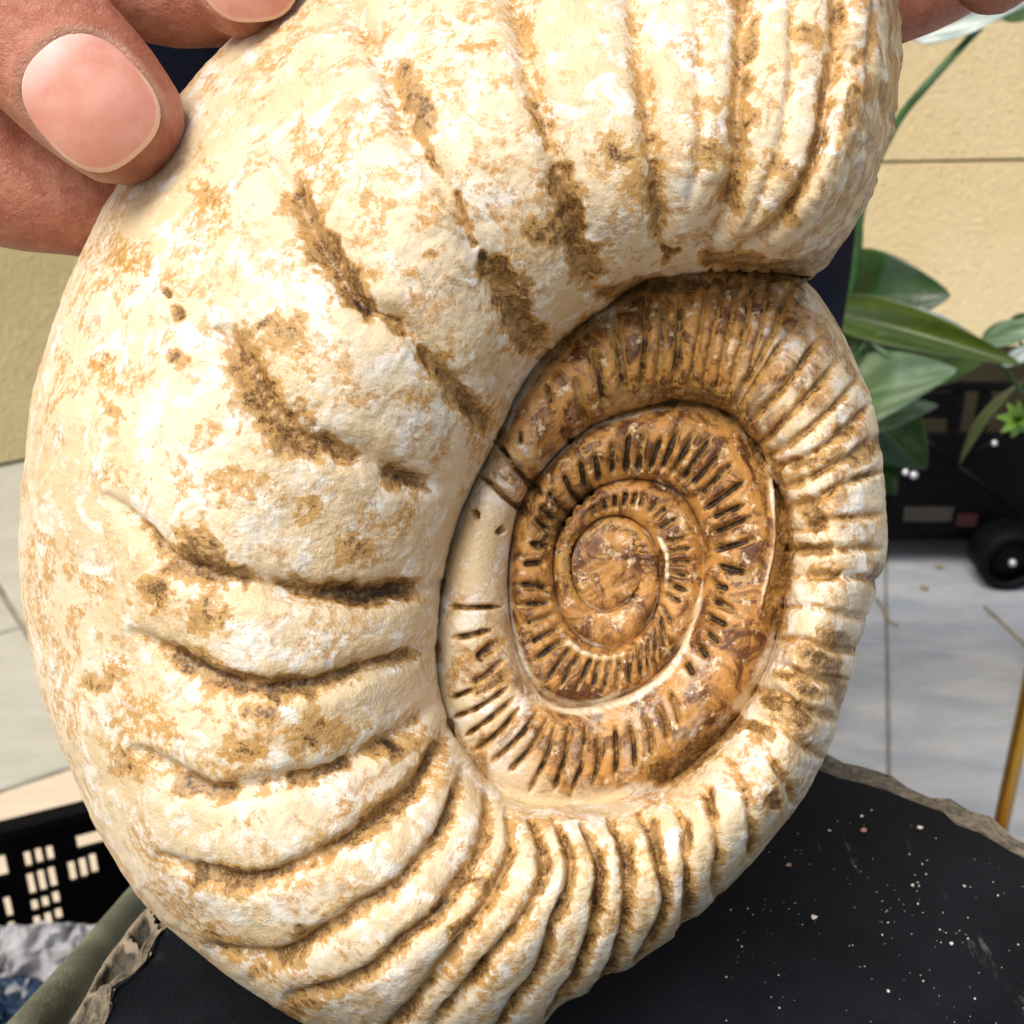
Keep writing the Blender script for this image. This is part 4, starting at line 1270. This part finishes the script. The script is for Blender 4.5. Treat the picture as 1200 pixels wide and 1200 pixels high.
def wheel(x, y):
    r = 0.043
    w = bpy.data.objects.new("wheel", None); w.location = (x, y, r); sc.collection.objects.link(w)
    w.parent = cart; w.matrix_parent_inverse = Matrix.Translation(-Vector(cart.location))
    prof = [(0.026, r * .72), (0.028, r * .9), (0.022, r), (-0.022, r), (-0.028, r * .9), (-0.026, r * .72)]
    for nm, pr, mt in (("tyre", prof, 'rubber'), ("rim", [(0.02, 0.002), (0.024, r * .3), (0.018, r * .4), (0.02, r * .72), (-0.02, r * .72), (-0.02, 0.002)], 'black')):
        bm = bmesh.new()
        rings = [[bm.verts.new((x + rr_ * math.cos(k * math.pi / 20), y - a_, r + rr_ * math.sin(k * math.pi / 20))) for k in range(40)] for a_, rr_ in pr]
        for A_, B_ in zip(rings, rings[1:] + ([rings[0]] if nm == "tyre" else [])):
            for k in range(40): bm.faces.new((A_[k], A_[(k + 1) % 40], B_[(k + 1) % 40], B_[k]))
        ob = bm_obj(nm, bm, M[mt], None, True)
        ob.parent = w; ob.matrix_parent_inverse = Matrix.Translation(-Vector(w.location))
    bm = bmesh.new()
    bmesh.ops.create_uvsphere(bm, u_segments=14, v_segments=10, radius=0.0052, matrix=Matrix.Translation((x, y - 0.026, r)))
    ob = bm_obj("axle_cap", bm, M['silver'], None, True)
    ob.parent = w; ob.matrix_parent_inverse = Matrix.Translation(-Vector(w.location))
wheel(wb[0], wb[1]); wheel(wb[0] + .30, wb[1]); wheel(X0 + .05, Y1 - .06); wheel(wb[0] + .30, Y1 - .06)
kbox("chassis", X0 + .02, X1 - .02, Y0 + .01, Y1 - .01, 0.040, 0.054)

# dry bits on the tiles
for pts, r, lab in (([(1154, 711), (1178, 733), (1203, 757)], 0.0016, "thin straight dry straw lying on the grey tiles by the wheel"),
                    ([(1027, 702), (1036, 716), (1042, 728), (1052, 733)], 0.0017, "short bent dry twig lying on grey tiles beside the shell")):
    bm = bmesh.new()
    tube(bm, [tuple(on_z(u, v, 0.0026)) for u, v in pts], r, 8)
    tag(bm_obj("dry_stalk", bm, M['straw'], None, True), lab, "twig")
for u, v, lab in ((1083, 688, "scrap of dry brown leaf lying in front of the wheel"), (1100, 664, "dark crumb of leaf lying under the wheeled crate")):
    q = on_z(u, v, 0.004); bm = bmesh.new()
    bmesh.ops.create_icosphere(bm, subdivisions=1, radius=0.006)
    for w in bm.verts: w.co *= random.uniform(.5, 1.3); w.co.z *= .35
    o = bm_obj("leaf_scrap", bm, M['straw']); o.location = q
    tag(o, lab, "debris")

# ------------------------------------------------------------------ plants
def leaf(parent, base, tip, width, side, mat, droop=0.0, fold=0.25, name="leaf", wav=0.0, nx=40, ny=25, up=None):
    """blade from base to tip (world), half width in metres, side = direction across the blade"""
    b, t = np.array(base), np.array(tip)
    al = t - b; Ln = np.linalg.norm(al); al /= Ln
    s = np.array(side, float); s -= al * (s @ al); s /= np.linalg.norm(s)
    nn = np.cross(al, s)
    if nn @ (CAM - b) < 0: nn = -nn
    V = np.zeros((nx, ny, 3)); A = np.zeros((nx, ny)); VE = np.zeros((nx, ny))
    for i in range(nx):
        x = i / (nx - 1)
        w = width * (math.sin(math.pi * min(1, x ** 0.75)) ** 0.75 * (1 - 0.25 * x) + 0.01)
        for j in range(ny):
            y = 2 * j / (ny - 1) - 1
            V[i, j] = b + al * Ln * x + s * w * y + nn * (fold * w * abs(y) ** 1.3 + droop * Ln * math.sin(math.pi * x) + wav * Ln * math.sin(x * 14 + y * 2) * abs(y))
            A[i, j] = abs(y)
            VE[i, j] = .5 + .5 * math.sin(x * 9 - abs(y) * 10 + y * 3)
    o = mesh_np(name, V, grid_faces(nx, ny), mat, parent, True, {"mid": A, "vein": VE})
    o.modifiers.new("t", 'SOLIDIFY').thickness = 0.0007
    return o
def stalk(parent, pts, r, mat='stem', name="stem"):
    P = np.array([list(p) for p in pts], float)
    t = np.linspace(0, len(P) - 1, (len(P) - 1) * 6 + 1)
    Q = crom(np.arange(len(P), dtype=float), P, t)
    bm = bmesh.new()
    tube(bm, [tuple(q) for q in Q], list(np.linspace(r, r * .7, len(Q))), 10)
    return bm_obj(name, bm, M[mat], parent, True)
def pot(parent, x, y, r, h, mat='pot'):
    bm = bmesh.new()
    tube(bm, [(x, y, 0.0), (x, y, h * .9), (x, y, h * .9), (x, y, h), (x, y, h), (x, y, h * .93)], [r * .75, r * .98, r * 1.06, r * 1.06, r * .95, r * .95], 36)
    bm_obj("pot", bm, M[mat], parent)
PXL = at(850, 640, 1.28)
plant = empty("leafy_plant", (PXL[0], PXL[1], 0), "tall potted plant with broad glossy green leaves and one silvery leaf overhead", "plant")
pot(plant, PXL[0], PXL[1], 0.075, 0.14)
crown = (PXL[0], PXL[1], 0.13)
L_ = lambda u, v, z: at(u, v, z)
# (base px, tip px, zc base, zc tip, half width px, across px direction, material, droop, fold)
LV = [
 ((960, 362), (1114, 346), 1.25, 1.15, 62, (0.1, -1), 'leaf', 0.10, 0.20),
 ((945, 360), (1198, 428), 1.20, 1.10, 29, (0.25, -1), 'leaf_olive', 0.05, 0.45),
 ((985, 415), (1045, 455), 1.30, 1.26, 60, (0.5, -1), 'leaf', 0.0, 0.2),
 ((1040, 362), (1138, 390), 1.16, 1.14, 9, (0.1, -1), 'leaf_silver', 0.10, 0.3),
 ((1020, 395), (1082, 432), 1.15, 1.14, 13, (0.6, -1), 'leaf_pale', 0.05, 0.3),
 ((975, 480), (1122, 434), 1.20, 1.10, 48, (0.2, -1), 'leaf_pale', 0.08, 0.22),
 ((1060, 440), (1150, 425), 1.24, 1.26, 22, (0.1, -1), 'leaf_olive', 0.0, 0.25),
 ((1000, 500), (1100, 475), 1.24, 1.20, 22, (0.2, -1), 'leaf_pale', 0.1, 0.3),
 ((1000, 470), (1085, 550), 1.32, 1.27, 52, (0.7, -0.7), 'leaf', -0.05, 0.25),
 ((1005, 520), (1050, 580), 1.33, 1.30, 30, (0.7, -0.7), 'leaf', 0.0, 0.3),
]
for (b, t_, z0, z1, w, s, m, dr_, fo) in LV:
    B, T = L_(b[0], b[1], z0), L_(t_[0], t_[1], z1)
    side = RGT * s[0] - UPV * s[1] + FWD * 0.15
    leaf(plant, B, T, w * z0 / F, side, M[m], dr_, fo)
    stalk(plant, [crown, (np.array(crown) * .5 + B * .5) + np.array((0, 0, .05)), B], 0.0035)
# long stem with the silvery leaf at the top
zt = 1.12
stalk(plant, [crown, L_(985, 380, 1.2), L_(1010, 240, 1.16), L_(1046, 152, 1.14), L_(1090, 95, zt), L_(1150, 30, zt)], 0.0050)
leaf(plant, L_(1070, 46, zt), L_(1205, 2, zt - .02), 20 * zt / F, RGT * .15 + UPV, M['leaf_silver'], 0.04, 0.25, wav=0.01)
leaf(plant, L_(1170, 18, zt + .03), L_(1260, -20, zt), 26 * zt / F, RGT * .15 + UPV, M['leaf'], 0.04, 0.25)
# second plant: dark blade and lime rosette
P2 = at(1330, 560, 1.30)
plant2 = empty("lime_plant", (P2[0], P2[1], 0), "small plant with lime green rosette and dark blades beside the wheeled crate", "plant")
pot(plant2, P2[0], P2[1], 0.06, 0.12)
crown2 = (P2[0], P2[1], 0.11)
for (b, t_, z0, z1, w, s, m, dr_, fo) in [
 ((1215, 440), (1125, 545), 1.22, 1.18, 26, (0.7, -0.7), 'leaf', 0.05, 0.3),
 ((1150, 400), (1230, 384), 1.18, 1.15, 17, (0.1, -1), 'leaf_pale', 0.1, 0.3), ((1182, 378), (1216, 368), 1.18, 1.17, 6, (0.1, -1), 'leaf', 0.1, 0.3),
 ((1175, 428), (1225, 405), 1.16, 1.15, 10, (0.2, -1), 'leaf_silver', 0.1, 0.3)]:
    B, T = L_(b[0], b[1], z0), L_(t_[0], t_[1], z1)
    leaf(plant2, B, T, w * z0 / F, RGT * s[0] - UPV * s[1] + FWD * .15, M[m], dr_, fo)
    stalk(plant2, [crown2, (np.array(crown2) * .5 + B * .5) + np.array((0.02, 0, .03)), B], 0.0025)
rc = L_(1192, 492, 1.12)
stalk(plant2, [crown2, (np.array(crown2) + rc) / 2 + np.array((.02, 0, .02)), rc], 0.0022)
for k in range(9):
    a_ = k * 2.4
    T = L_(1192 + 26 * math.cos(a_), 492 + 22 * math.sin(a_), 1.12 - 0.012 * (k % 3))
    leaf(plant2, rc, T, 6.5 * 1.12 / F, RGT * -math.sin(a_) - UPV * math.cos(a_), M['leaf_lime'], 0.15, 0.3, nx=12, ny=7)
